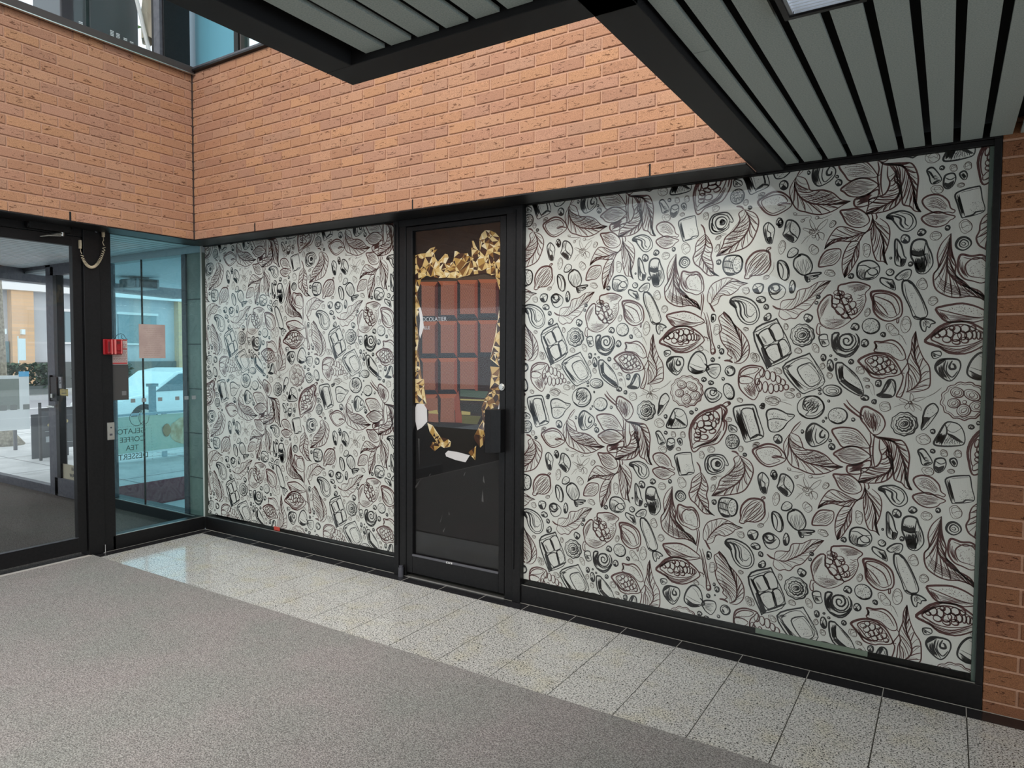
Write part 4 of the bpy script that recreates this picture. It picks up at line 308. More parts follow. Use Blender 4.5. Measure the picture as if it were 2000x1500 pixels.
    '127 4265 1133 4262 1144 4264 1154 4270 1161 4278 1162 4284 1156|SM3,1:4284 1114 4282 1107 4275 1101 4265 1098 4256 1099 4251 1105 4253 1112 4260 1118 4270 1121 4279 1119|SM3,1:4203 1090 4195 1087 4187 1090 4180 1098 4179 1107 4182 1114 4190 1116 4198 1113 4205 1106 4206 1097|SM3,1:4207 1085 4204 1076 4196 1070 4185 1069 4177 1074 4173 1083 4176 1092 4185 1098 4195 1099 4204 1094|SM3,1:4245 1078 4241 1069 4232 1064 4220 1063 4210 1067 4207 1075 4210 1084 4220 1089 4231 1090 4241 1086|SM3,1:4203 1065 4201 1058 4193 1054 4184 1053 4176 1056 4173 1063 4176 1069 4183 1074 4193 1075 4200 1071|SM3,1:4300 1163 4298 1155 4294 1149 4289 1149 4284 1154 4282 1162 4284 1171 4288 1177 4294 1177 4298 1172|SM3,1:4258 1198 4256 1193 4248 1189 4239 1189 4232 1192 4229 1197 4231 1202 4239 1206 4248 1206 4255 1203|SM3,1:4235 1105 4229 1101 4219 1102 4208 1107 4200 1115 4200 1122 4206 1126 4216 1125 4227 1120 4235 1112|SM3,1:4187 1130 4184 1120 4179 1115 4174 1115 4171 1122 4171 1132 4175 1142 4180 1148 4185 1147 4188 1140|SK3.2,1:4371 1231 4405 1247 4452 1254 4475 1248 4490 1203 4503 1166 4519 1100 4465 1076 4435 1066 4423 1083 4405 1135 4383 1173|SK2.4,0:4401 1232 4411 1189 4431 1132 4458 1077|SK2.4,1:4411 1223 4462 1233 4477 1188 4497 1112 4458 1088 4436 1137|SK3,0:4458 1077 4460 1088 4492 1112|VK14,2.6:4375 1226 4393 1164 4432 1069:4398 1230 4414 1180 4453 1078|SK1.4,0:4415 1216 4432 1186 4458 1100|FK:4462 1233 4471 1233 4504 1122 4499 1113 4482 1174|FK:4458 1088 4495 1111 4519 1102 4516 1097 4492 1102 4463 1084|DK40,1.3:4425 1205 4467 1207 4483 1126 4455 1105|SK2.6,1:4352 1147 4386 1137 4388 1115 4354 1114|SK2.4,0:4352 1146 4369 1131 4388 1116|VK3,2.4:4355 1142 4358 1115:4367 1131 4372 1116|SK3,1:4402 1066 4396 1044 4379 1030 4359 1028 4342 1040 4335 1061 4341 1083 4357 1097 4378 1099 4395 1087|DK240,1.9:4339 1082 4368 1099 4399 1077 4400 1047 4369 1029 4340 1043|SK2.6,1:4071 966 4102 983 4146 990 4159 986 4167 938 4177 889 4146 873 4107 866 4096 870 4080 925|SK2,0:4084 967 4095 922 4109 868|VK12,1.8:4074 963 4099 871:4084 966 4108 869|SK1.4,0:4092 972 4123 978 4156 983|DK40,1.2:4124 924 4165 933 4172 888 4125 878|SK3.4,0:4107 869 4135 874 4148 885 4176 887|SK3,1:4233 954 4248 981 4275 990 4314 991 4334 978 4350 950 4347 939 4332 941 4328 913 4301 896 4277 888 4249 893 4234 919|SK2.6,1:4246 950 4255 974 4285 984 4319 974 4332 948 4320 917 4286 898 4254 906|SK3,1:4263 947 4275 966 4300 970 4320 952 4315 927 4296 913 4271 920|SK4.5,0:4283 944 4295 957 4310 946 4303 933 4288 934 4290 944 4298 948|FK:4285 951 4300 958 4308 948 4296 935 4287 939|FK:4269 917 4281 904 4306 904 4320 917 4301 911 4281 914|SK4,0:4241 945 4249 911 4277 896|SK2.4,0:4255 981 4248 946 4264 912|SK2.6,0:4319 982 4342 944|SK1.6,0:4277 866 4297 878 4321 880'
)
def parse(s): v=[int(a) for a in s.split()]; return list(zip([a/1000 for a in v[::2]],[a/1000 for a in v[1::2]]))
def spline(p,closed,n=4):
    k=len(p)
    if k<3 and not closed: return p
    out=[]
    for i in range(k if closed else k-1):
        p0=p[(i-1)%k] if (closed or i>0) else p[0]; p1=p[i]; p2=p[(i+1)%k]; p3=p[(i+2)%k] if (closed or i<k-2) else p[-1]
        for j in range(n):
            t=j/n; t2=t*t; t3=t2*t
            out.append(tuple(.5*((2*p1[c])+(-p0[c]+p2[c])*t+(2*p0[c]-5*p1[c]+4*p2[c]-p3[c])*t2+(-p0[c]+3*p1[c]-3*p2[c]+p3[c])*t3) for c in (0,1)))
    if not closed: out.append(p[-1])
    return out
def at(p,t):
    t=max(0,min(1,t)); L=[0]
    for a,b_ in zip(p,p[1:]): L.append(L[-1]+math.dist(a,b_))
    d=t*L[-1]
    for i in range(len(p)-1):
        if d<=L[i+1] or i==len(p)-2:
            k=(d-L[i])/max(L[i+1]-L[i],1e-9); return (p[i][0]+(p[i+1][0]-p[i][0])*k,p[i][1]+(p[i+1][1]-p[i][1])*k)
def inside(p,poly):
    x,y=p; r=False; j=len(poly)-1
    for i in range(len(poly)):
        if (poly[i][1]>y)!=(poly[j][1]>y) and x<(poly[j][0]-poly[i][0])*(y-poly[i][1])/(poly[j][1]-poly[i][1])+poly[i][0]: r=not r
        j=i
    return r
INK={'K':1,'M':2,'G':3}
POL=[]   # polygons of one repeat: (ink,[(x,z)..])
rn=random.Random(11)
def ribbon(pts,wd,ink,closed=False,taper=True):
    n=len(pts); wd=wd*(.0020 if wd>=2.2 else .0015); L=[];R=[]
    for i in range(n):
        a=pts[(i-1)%n] if (closed or i>0) else pts[i]; c=pts[(i+1)%n] if (closed or i<n-1) else pts[i]
        dx,dz=c[0]-a[0],c[1]-a[1]; l=math.hypot(dx,dz) or 1
        k=wd/2
        if taper and not closed: t=i/(n-1); k*=.35+.65*math.sin(PI*min(max(t,0),1))**.6
        elif closed: k*=1+.35*math.sin(i*2*PI/n+1.2)
        nx,nz=-dz/l*k,dx/l*k; L.append((pts[i][0]+nx,pts[i][1]+nz)); R.append((pts[i][0]-nx,pts[i][1]-nz))
    for i in range(n if closed else n-1):
        j=(i+1)%n; POL.append((ink,[L[i],R[i],R[j],L[j]]))
def fill(pts,ink):
    tr=tessellate_polygon([[Vector((x,z,0)) for x,z in pts]])
    for t in tr: POL.append((ink,[pts[i] for i in t]))
def dots(poly,n,r,ink):
    xs=[p[0] for p in poly]; zs=[p[1] for p in poly]; k=0
    for _ in range(n*6):
        if k>=n: break
        p=(rn.uniform(min(xs),max(xs)),rn.uniform(min(zs),max(zs)))
        if inside(p,poly): k+=1; q=r*.00115*rn.uniform(.7,1.2); POL.append((ink,[(p[0]+q*math.cos(a),p[1]+q*math.sin(a)) for a in (0.3,1.9,3.4,5.)]))
def between(a,b_,n,wd,ink):
    a=spline(a,False,5); b_=spline(b_,False,5); m=11; n=int(n*1.35+.5)
    for k in range(n):
        s=(k+.5)/n; t0=rn.uniform(0,.22); t1=rn.uniform(.78,1); pts=[]
        ph=rn.uniform(0,6.3); sw=rn.uniform(.1,.3)/n
        for i in range(m):
            t=t0+(t1-t0)*i/(m-1); p,q=at(a,t),at(b_,t); s=(k+.5)/n+sw*math.sin(t*9+ph); pts.append((p[0]*(1-s)+q[0]*s,p[1]*(1-s)+q[1]*s))
        ribbon(pts,wd,ink)
def leaf(rib,l,r,n,wd,lead,ink):
    rib=spline(rib,False,5); l=spline(l,False,5); r=spline(r,False,5)
    ribbon(rib,wd*1.5,ink); ribbon(l,wd*1.15,ink); ribbon(r,wd*1.15,ink)
    for side in (l,r):
        for k in range(n+2):
            t=(k+.2)/(n+2)*.9; A=at(rib,t); B=at(side,min(t+lead*1.25+.04*math.sin(k*2.1),.985)); Q=at(rib,min(t+lead*1.1,1)); B2=at(side,min(t+lead*.6,1)); Q=(Q[0]*.55+B2[0]*.45,Q[1]*.55+B2[1]*.45)
            pts=[((1-u)**2*A[0]+2*u*(1-u)*Q[0]+u*u*B[0],(1-u)**2*A[1]+2*u*(1-u)*Q[1]+u*u*B[1]) for u in [i/8 for i in range(9)]]
            ribbon(pts,wd*(.95 if k%2 else .6),ink)
def blob(cx,cz,rx,rz,rot,wob,n,seed):
    q=random.Random(seed); P_=[]
    for i in range(n):
        a=2*PI*i/n; k=1+wob*(q.random()-.5); x,z=rx*k*math.cos(a),rz*k*math.sin(a); P_.append((cx+x*math.cos(rot)-z*math.sin(rot),cz+x*math.sin(rot)+z*math.cos(rot)))
    return P_
for it in ART.split('|'):
    op,ink=it[0],INK[it[1]]; rest=it[2:]
    if op=='S':
        h,p=rest.split(':'); wd,c=h.split(','); p=parse(p); c=int(c); ribbon(spline(p,c,4 if len(p)<14 else 2),float(wd),ink,bool(c))
    elif op=='F': fill(spline(parse(rest[1:]),True,2),ink)
    elif op=='V':
        h,a,b_=rest.split(':'); n,wd=h.split(','); between(parse(a),parse(b_),int(n),float(wd)*.8,ink)
    elif op=='L':
        h,a,l,r=rest.split(':'); n,wd,ld=h.split(','); leaf(parse(a),parse(l),parse(r),int(n),float(wd),float(ld),ink)
    elif op=='D':
        h,p=rest.split(':'); n,r=h.split(','); dots(parse(p),int(n),float(r),ink)
    else:
        cx,cz,rx,rz,rot=[float(a) for a in rest[1:].split()]; cx/=1000;cz/=1000;rx/=1000;rz/=1000; sd=int(cx*1e4+cz*1e3)
        if op=='N':
            o=blob(cx,cz,rx,rz,rot,.3,7,sd); ribbon(spline(o,True,2),3 if rx>.007 else 2.2,ink,True)
            c0=(cx-rx*.12,cz+rz*.12)
            fill([o[4],o[5],o[6],c0],ink)
            if rx>.008: ribbon([o[1],c0],1.7,ink,False,False); ribbon([o[3],c0],1.7,ink,False,False); ribbon([((o[0][0]+c0[0])/2,(o[0][1]+c0[1])/2),((o[6][0]+c0[0])/2,(o[6][1]+c0[1])/2)],1.5,ink)
        else:
            o=blob(cx,cz,rx,rz,rot,.22,10,sd); ribbon(spline(o,True,3),1.9,ink,True)
            q8=spline(blob(cx+rx*.05,cz,rx*.68,rz*.7,rot,.4,8,sd+3),True,2)
            ribbon(q8[:11],1.5,ink); ribbon([o[0],(cx+rx*.2,cz+rz*.15),(cx-rx*.2,cz-rz*.1),o[5]],1.4,ink); ribbon(q8[10:14],1.3,ink)
            dots(o,7,.9,ink)
def clip(poly,x0,x1,z0,z1):
    for ax,lim,sg in ((0,x0,1),(0,x1,-1),(1,z0,1),(1,z1,-1)):
        out=[]; n=len(poly)
        for i in range(n):
            a,b_=poly[i],poly[(i+1)%n]; da=(a[ax]-lim)*sg; db=(b_[ax]-lim)*sg
            if da>=0: out.append(a)
            if (da>=0)!=(db>=0):
                t=da/(da-db); out.append((a[0]+(b_[0]-a[0])*t,a[1]+(b_[1]-a[1])*t))
        poly=out
        if len(poly)<3: return None
    return poly
def print_film(name,label,x0,x1,z0,z1,offs):
    b=MB(); y=.030; b.box(x0,x1,y,y+.0012,z0,z1,0)
    for ox,oz in offs:
        for k,(ink,p) in enumerate(POL):
            q=[(a+ox,c+oz) for a,c in p]
            if max(a for a,c in q)<x0 or min(a for a,c in q)>x1 or max(c for a,c in q)<z0 or min(c for a,c in q)>z1: continue
            q=clip(q,x0,x1,z0,z1)
            if q: b.face([(a,y-.0003,c) for a,c in q],ink)
    tag(b.build(name,[film,inkK,inkM,inkG]),label,'window film')
offs=[(i*1.210+.0,j*1.222) for i in (-1,0,1) for j in (-1,0,1)]
print_film('window_film','pale window film printed with cocoa pods, leaves and chocolates on the large right window',3.142,5.396,.139,2.372,offs)
offs=[(-3.002+i*1.222,j*1.228+.016) for i in (-1,0,1,2) for j in (-1,0,1)]
print_film('window_film.001','pale cocoa and chocolate printed film on the smaller left window beside the corner',-.0+.004,2.118,.132,2.372,offs)
b=MB(); b.box(.85,.918,.027,.0295,.109,.137); tag(b.build('tape_strip',mat('red_tape',(.55,.05,.03),.5)),'small strip of red tape at the bottom edge of the left window','tape')
# ------------------------------------------------------------------ shop door
d1=window_thing('door_1','black framed glass shop door between the two printed windows',(2.63,0,0))
b=MB(); b.box(2.135,2.178,-.012,.10,0,2.46); b.box(2.178,2.236,-.004,.10,0,2.46); b.box(3.026,3.085,-.004,.10,0,2.46); b.box(3.085,3.142,-.012,.10,0,2.46); b.box(2.178,3.085,-.008,.10,2.33,2.46)
b.build('door_frame',black,d1,.003)
b=MB(); g0,g1=2.292,2.980
b.box(2.240,g0,-.002,.045,.03,2.325); b.box(g1,3.022,-.002,.045,.03,2.325); b.box(g0,g1,-.002,.045,2.297,2.325); b.box(g0,g1,-.002,.045,.03,.146)
b.box(2.150,2.156,-.018,-.010,.2,2.35); b.box(3.095,3.100,-.018,-.010,.2,2.35)
b.build('door_leaf',black,d1,.003)
b=MB(); b.box(g0,g1,-.006,.006,.146,.160); b.build('glazing_bead',mat('worn_grey_bead',(.13,.13,.145),.35,.5),d1,.002)
b=MB(); b.box(g0,g1,.016,.022,.15,2.297); b.build('glass_pane',glassdoor,d1)
b=MB(); b.prism([(2.935,-.085),(2.945,-.105),(2.985,-.105),(3.028,-.06),(3.028,-.002),(2.99,-.002),(2.985,-.05),(2.955,-.08)],.905,1.165,'z'); b.build('pull_handle',black,d1,.003)
b=MB(); b.tube([(3.003,-.002,1.298),(3.003,-.012,1.298)],.021,20); b.tube([(3.003,-.012,1.298),(3.003,-.019,1.298)],.014,20); b.build('lock_cylinder',silver,d1,.001)
b=MB(); b.tube([(2.213,-.028,.0),(2.213,-.028,.062)],.018,14); b.tube([(2.213,-.028,.062),(2.213,-.028,.075)],.013,14); b.build('pivot_hinge',greym,d1,.001)
b=MB(); b.box(2.24,3.02,-.003,.06,0,.006); b.build('threshold',silver,d1)
b=MB(); b.box(2.580,2.628,-.0075,-.006,.147,.159); b.build('maker_plate',mat('pale_plate',(.6,.6,.6),.5),d1)
b=MB()
for x in (2.588,2.600,2.612): b.box(x,x+.006,-.0082,-.0075,.149,.157)
split(b,'plate_marks',inkK,d1)
# printed door film with torn gold foil and chocolate bar
ART2=(
    'B:2278 2002 2468 1992 2800 1994 2960 1965 2969 1822 2962 1659 2946 1586 2899 1454 2884 1254 2869 1102 2796 976 2752 875 2629 859 2487 955 2390 1037 2291 1135 2296 1304 2296 1590 2296 1788|H:2338 1978 2633 1973 2848 1988 2952 1953 2952 1940 2767 1932 2459 1947 2333 1936|O:2342 1941 2457 1936 2478 1960 2322 1968|W:2455 1936 2482 1961 2482 1710 2455 1741|K:2320 1966 2344 1941 2344 1744 2320 1716|N:2344 1744 2455 1741 2480 1713 2320 1716|C:2344 1941 2455 1936 2455 1741 2344 1744|O:2348 1682 2457 1681 2478 1705 2328 1708|W:2455 1681 2482 1707 2482 1467 2456 1498|K:2326 1707 2350 1682 2350 1497 2326 1469|N:2350 1497 2456 1498 2481 1470 2326 1469|C:2350 1682 2455 1681 2456 1498 2350 1497|O:2353 1439 2457 1440 2479 1466 2333 1465|W:2456 1440 2482 1467 2483 1231 2456 1261|K:2331 1463 2355 1439 2355 1258 2332 1228|N:2355 1258 2456 1261 2481 1234 2332 1228|C:2355 1439 2456 1440 2456 1261 2355 1258|O:2359 1202 2458 1206 2479 1232 2339 1227|W:2456 1206 2483 1234 2483 1102 2456 1132|K:2337 1226 2361 1202 2361 1127 2337 1097|C:2361 1202 2456 1206 2456 1132 2361 1127|O:2502 1939 2614 1934 2634 1957 2482 1965|R:2612 1934 2637 1959 2638 1713 2612 1743|K:2481 1964 2504 1939 2504 1746 2481 1719|N:2504 1746 2612 1743 2636 1716 2481 1719|C:2504 1939 2612 1934 2612 1743 2504 1746|O:2502 1682 2614 1680 2635 1705 2483 1708|R:2613 1680 2638 1706 2639 1471 2613 1501|K:2481 1706 2504 1682 2504 1501 2481 1473|N:2504 1501 2613 1501 2637 1474 2481 1473|C:2504 1682 2613 1680 2613 1501 2504 1501|O:2503 1444 2615 1445 2636 1470 2483 1468|R:2613 1445 2639 1471 2640 1239 2614 1269|K:2481 1467 2504 1444 2505 1265 2482 1236|N:2505 1265 2614 1269 2638 1242 2482 1236|C:2504 1444 2613 1445 2614 1269 2505 1265|O:2503 1211 2616 1215 2636 1241 2484 1235|R:2614 1215 2640 1242 2640 1113 2614 1142|K:2482 1234 2505 1211 2505 1136 2482 1107|C:2505 1211 2614 1215 2614 1142 2505 1136|O:2657 1938 2773 1932 2792 1955 2638 1963|R:2771 1932 2796 1956 2797 1715 2772 1745|K:2637 1962 2659 1938 2659 1748 2637 1721|N:2659 1748 2772 1745 2795 1718 2637 1721|C:2659 1938 2771 1932 2772 1745 2659 1748|O:2658 1682 2774 1680 2794 1704 2639 1707|R:2772 1680 2797 1705 2798 1475 2773 1504|K:2637 1706 2660 1682 2660 1504 2638 1476|N:2660 1504 2773 1504 2796 1478 2638 1476|C:2660 1682 2772 1680 2773 1504 2660 1504|O:2659 1448 2775 1449 2795 1473 2640 1472|R:2773 1449 2798 1475 2799 1248 2774 1276|K:2638 1471 2660 1448 2661 1273 2639 1245|N:2661 1273 2774 1276 2797 1250 2639 1245|C:2660 1448 2773 1449 2774 1276 2661 1273|O:2815 1936 2930 1930 2949 1952 2797 1960|W:2929 1930 2952 1953 2953 1717 2930 1746|K:2795 1959 2816 1935 2817 1749 2796 1723|N:2817 1749 2930 1746 2952 1720 2796 1723|C:2816 1935 2929 1930 2930 1746 2817 1749|O:2816 1682 2932 1680 2950 1703 2798 1706|W:2930 1680 2954 1704 2955 1478 2931 1507|K:2796 1705 2817 1682 2818 1507 2797 1480|N:2818 1507 2931 1507 2953 1481 2797 1480|C:2817 1682 2930 1680 2931 1507 2818 1507|C:2394 1337 2456 1339 2461 1295 2463 1270 2398 1267|O:2406 1207 2443 1228 2463 1235 2457 1212|C:2406 1204 2479 1207 2487 1050 2402 1051|O:2495 1220 2628 1232 2615 1212 2507 1208|C:2507 1208 2615 1214 2621 1057 2503 1054|R:2621 1219 2648 1263 2683 1058 2625 1058|T:2663 1270 2883 1265 2861 1222 2663 1227|Y:2663 1211 2868 1214 2861 1205 2663 1201|E:2659 1183 2828 1183 2829 1124 2667 1125|Y:2671 1135 2743 1131 2742 1112 2675 1111|Z:2675 1107 2825 1109 2796 1056 2679 1055|Y:2402 1118 2475 1131 2487 1105 2406 1105|E:2398 1038 2905 1053 2796 976 2752 875 2629 862 2487 955|G:2264 2137 2333 2150 2379 2150 2419 2179 2459 2186 2475 2167 2450 2145 2459 2117 2481 2088 2538 2135 2560 2130 2568 2109 2586 2074 2611 2106 2616 2147 2633 2145 2658 2129 2717 2127 2733 2105 2750 2097 2746 2157 2750 2200 2764 2199 2778 2168 2799 2138 2811 2132 2807 2205 2823 2237 2851 2257 2887 2252 2927 2234 2954 2206 2966 2153 2982 2126 2983 1938 2968 1939 2928 1967 2896 1979 2864 1994 2800 1993 2734 1990 2637 1974 2556 1982 2486 1983 2424 1994 2388 2005 2342 1985 2297 1945 2264 2003|G:2264 2003 2342 198'
    '5 2326 1936 2311 1888 2333 1802 2324 1774 2306 1739 2306 1669 2296 1760 2306 1717 2320 1589 2329 1447 2352 1306 2393 1165 2324 1169 2282 1175 2268 1304 2264 1518 2264 1803 2264 1776 2264 1918|L:2320 1799 2338 1799 2356 1738 2365 1668 2361 1660 2333 1596 2324 1625 2333 1717|G:2928 1967 2983 1951 2985 1665 2985 1651 2987 1423 2959 1421 2891 1467 2923 1586 2942 1684 2957 1769 2957 1724 2965 1822 2960 1887|G2:2892 1420 2987 1415 2988 1258 2975 1310 2962 1179 2919 1165 2884 1085 2869 1006 2841 931 2819 911 2781 951 2770 975 2803 1032 2840 1088 2828 1161 2854 1222 2890 1283|L:2981 1286 2991 1269 2992 1165 2951 1159 2969 1227|L:2918 1052 2917 1009 2892 946 2859 957 2873 982 2902 1050|G:2270 1328 2365 1330 2388 1165 2365 1159 2324 1169 2278 1170|L:2303 1160 2324 1166 2365 1163 2390 1133 2394 1050 2349 1009 2309 987 2291 1051 2282 1115|G:2394 1041 2439 1028 2503 956 2567 946 2590 931 2583 899 2535 886 2488 904 2455 940 2415 982|G2:2415 886 2439 919 2463 921 2512 900 2455 860|L:2543 852 2567 872 2645 869 2740 856 2706 809 2630 816 2551 833|G2:2729 873 2751 893 2789 921 2782 829 2752 850|S:2318 932 2327 933 2327 741|S:2286 597 2330 640 2289 592|S:2409 696 2428 712 2413 692|S:2500 394 2524 454 2506 399|S:2524 340 2547 372 2530 332|S:2831 576 2841 649 2847 568|S:2841 703 2855 687 2846 740|S:2571 479 2582 457 2574 451|S:2268 585 2348 671 2274 581|S:2691 724 2707 749 2696 720'
)
dk=mat('black_print',(.009,.0085,.009),.6,0,.12)
PC={'B':(.020,.011,.009),'H':(.05,.038,.028),'O':(.26,.085,.045),'R':(.19,.05,.032),'W':(.07,.02,.018),'K':(.018,.014,.014),'N':(.018,.020,.024),'T':(.05,.08,.06),'Y':(.32,.27,.10),'E':(.014,.012,.010),'Z':(.09,.085,.03),'L':(.62,.60,.60),'S':(.09,.09,.09)}  # T, Z and right-hand Y bars paint in shelves reflected by the glass
pm=[dk]; idx={}
for k,c in PC.items(): idx[k]=len(pm); pm.append(mat('print_'+k.lower(),c,.6,0,.12))
gold=[(.80,.62,.30),(.70,.48,.19),(.50,.30,.08),(.22,.10,.025),(.06,.022,.010),(.88,.76,.50),(.035,.014,.010),(.62,.42,.16)]
gi=len(pm); pm+=[mat('print_foil',tuple(a*.8 for a in c),.55,0,.2) for c in gold]
hat=mat('print_chocolate_hatch',(.2,.06,.04),.6,0,.12)
t=N(hat,'ShaderNodeTexCoord'); mp=N(hat,'ShaderNodeMapping'); mp.inputs['Rotation'].default_value=(0,-.62,0); LK(hat,t.outputs['Object'],mp.inputs[0])
wv=N(hat,'ShaderNodeTexWave'); wv.bands_direction='Z'; wv.inputs['Scale'].default_value=44; LK(hat,mp.outputs[0],wv.inputs['Vector'])
rr=N(hat,'ShaderNodeValToRGB'); rr.color_ramp.elements[0].position=.35; rr.color_ramp.elements[0].color=(.05,.016,.012,1); rr.color_ramp.elements[1].position=.6; rr.color_ramp.elements[1].color=(.33,.145,.095,1); LK(hat,wv.outputs['Fac'],rr.inputs[0]); LK(hat,rr.outputs[0],P(hat).inputs['Base Color'])
hi_=len(pm); pm.append(hat)
b=MB(); y=.0300; b.box(g0-.005,g1+.005,y,y+.0015,.148,2.30,0)
layer=0
for it in ART2.split('|'):
    c,p=it.split(':'); p=parse(p); layer+=1; yy=y-.0004-layer*.00002
    if c in('G','G2'):
        q=random.Random(layer); xs=[a for a,_ in p]; zs=[a for _,a in p]; pts=list(p); n0=len(p)
        area_=abs(sum(p[i][0]*p[(i+1)%n0][1]-p[(i+1)%n0][0]*p[i][1] for i in range(n0)))/2
        want=int(area_/.0006)+4
        for _ in range(want*5):
            if len(pts)>=n0+want: break
            s=(q.uniform(min(xs),max(xs)),q.uniform(min(zs),max(zs)))
            if inside(s,p): pts.append(s)
        r=delaunay_2d_cdt([Vector(a) for a in pts],[(i,(i+1)%n0) for i in range(n0)],[],0,1e-5)
        for f in r[2]:
            tri=[r[0][i] for i in f]; cx=sum(v.x for v in tri)/3; cz=sum(v.y for v in tri)/3
            if not inside((cx,cz),p): continue
            wts=[5,4,3,3,4,3,4,3] if c=='G' else [2,2,3,5,5,1,4,3]
            b.face([(v.x,yy,v.y) for v in tri],gi+q.choices(range(8),wts)[0])
    else:
        mi=hi_ if c=='C' else idx[c]
        for tri in tessellate_polygon([[Vector((a,z_,0)) for a,z_ in p]]): b.face([(p[i][0],yy,p[i][1]) for i in tri],mi)
df=thing('door_film',(2.63,.03,.148),'black film on the shop door printed with torn gold foil around a chocolate bar','window film')
b.build('printed_sheet',pm,df)
txm=mat('pale_lettering',(.45,.47,.5),.5)
text_part('lettering','OCOLATIER',.037,txm,(2.352,.0255,1.708),(PI/2,0,0),df,.0003)
text_part('lettering','ILLE',.030,txm,(2.366,.0255,1.655),(PI/2,0,0),df,.0003)
# ------------------------------------------------------------------ ceiling: beams, slats, light
st(bx('ceiling',void,2.9,9.4,-9,.1,2.475,2.56),'dark plenum above the slatted soffit') if False else None
b=MB(); b.box(3.60,9.4,-9,-1.93,2.475,2.6); b.box(4.59,9.4,-1.93,.1,2.475,2.6); st(b.build('ceiling',void),'black plenum above the grey metal ceiling slats')
b=MB(); b.box(4.470,4.590,-1.93,-.0,2.38,2.6); st(b.build('trim_9',black2,bev=.002),'black boxed beam running back from the shopfront')
b=MB(); b.box(3.593,4.590,-1.93,-1.815,2.38,2.6); st(b.build('trim_10',black2,bev=.002),'black boxed beam parallel to the shopfront above the void')
b=MB(); b.box(3.593,3.703,-9,-1.93,2.38,2.6); st(b.build('trim_11',black2,bev=.002),'black boxed beam along the left edge of the slatted ceiling')
sl=[]; P0=4.658; PT=.1015
ce=[('a',k) for k in range(-30,46)]
LX0,LX1,LY0,LY1=4.90,5.065,-2.80,-1.54
sp=thing('ceiling_slats',(6.5,-4.5,2.4),'grey-green metal ceiling slats with black gaps between them','ceiling slats',kind='structure')
sb=MB(); sb.box(-.0380,.0380,-3.54,3.54,0,.012)
for k in range(-11,46):
    x0=P0+k*PT+.0255; x1=P0+(k+1)*PT
    if x0<3.71 or x1>9.3: continue
    far=-.012 if x1>4.6 else -1.935
    if x1>4.6: x0=max(x0,4.605)
    ends=[(-8.9,far)]
    if x1>LX0-.012 and x0<LX1+.012 : ends=[(-8.9,LY0-.015),(LY1+.02,far)]
    if k==-1: ends=[(-8.9,-1.42),(-1.417,far)]
    for e0,e1 in ends:
        q=MB(); q.box(x0,x1,e0,e1,2.400,2.412); q.build('ceiling_slat',slatm,sp)
x=P0+.0255-PT
cl=thing('ceiling_light',((LX0+LX1)/2,(LY0+LY1)/2,2.39),'recessed fluorescent ceiling light with silver louvres in a black frame','ceiling light')
b=MB(); b.box(LX0-.014,LX0,LY0-.014,LY1+.014,2.382,2.46); b.box(LX1,LX1+.014,LY0-.014,LY1+.014,2.382,2.46); b.box(LX0,LX1,LY1,LY1+.014,2.382,2.46); b.box(LX0,LX1,LY0-.014,LY0,2.382,2.46); b.build('frame',black,cl)
b=MB()
k=0; yy=LY1-.004
while yy>LY0+.02:
    b.box(LX0+.012,LX1,yy-.003,yy,2.386,2.412); yy-=.016
for i in range(4): b.box(LX0+.001+i*.0028,LX0+.0018+i*.0028,LY0,LY1,2.386,2.408)
b.build('louvre',mat('louvre_silver',(.75,.77,.8),.25,.8),cl)
b=MB(); b.box(LX0,LX1,LY0,LY1,2.44,2.45); b.build('lamp_tube',mat('fluorescent_tube',(.9,.9,.9),.5,emit=(.85,.93,1),es=1.4),cl)
# ------------------------------------------------------------------ hall shell beyond the camera

st(bx('void_shade_panel',mat('shade_panel_grey',(.30,.28,.26),.8),.27,2.3,-9,-.25,5.62,5.75),'unseen panel added high over the left side of the open void to shade the left wall')  # slab added out of view to cut top light on the left brick
plaster=mat('warm_plaster',(.42,.36,.30),.8)
st(bx('wall_front',plaster,0.3,9.4,-9.2,-9,0,2.6),'plain wall of the hall behind the camera')
# ------------------------------------------------------------------ upper storey glazing
u=window_thing('window_3','upper left window above the brown sill',(.2,-3,ZT))
b=MB(); b.box(.10,.262,-.455,-.245,ZT,5.6); b.box(.15,.25,-7.5,-.455,5.5,5.6); b.build('corner_post',black,u,.003)
b=MB(); b.box(.17,.245,-.478,-.455,ZT+.03,5.5,0); b.build('side_frame',greym,u)
b=MB(); b.box(.20,.206,-7.5,-.47,ZT+.03,5.5); b.build('glass_pane',glass,u)
u=window_thing('window_4','upper back window with a dark mullion above the brick band',(1.5,-.15,ZT))
b=MB(); b.box(.735,.785,-.2,-.10,ZT+.03,5.6,0); b.box(.79,.805,-.19,-.12,ZT+.03,5.6,1); b.box(.262,4.75,-.2,-.1,5.5,5.6,0); b.box(2.2,2.25,-.2,-.1,ZT+.03,5.6,0); split(b,'window_frame',[black,bronze],u,.002)
b=MB(); b.box(.2,4.7,-.16,-.153,ZT+.03,5.5); b.build('glass_pane',glassb,u)
st(bx('wall_upper_back',mat('pale_blue_blind',(.42,.56,.66),.7),-.05,.70,-.13,-.12,ZT,5.6),'pale blue blind behind the upper corner pane')
cur=MB()
n=60
for i in range(n):
    x0=.82+1.5*i/n; x1=.82+1.5*(i+1)/n; a0=.03+.018*math.sin(i*1.7); a1=.03+.018*math.sin((i+1)*1.7); cur.face([(x0,a0,ZT),(x1,a1,ZT),(x1,a1,5.6),(x0,a0,5.6)])
tag(cur.build('curtain',mat('pale_green_curtain',(.45,.62,.55),.8),smooth=True),'pale green pleated curtain behind the upper back window','curtain')
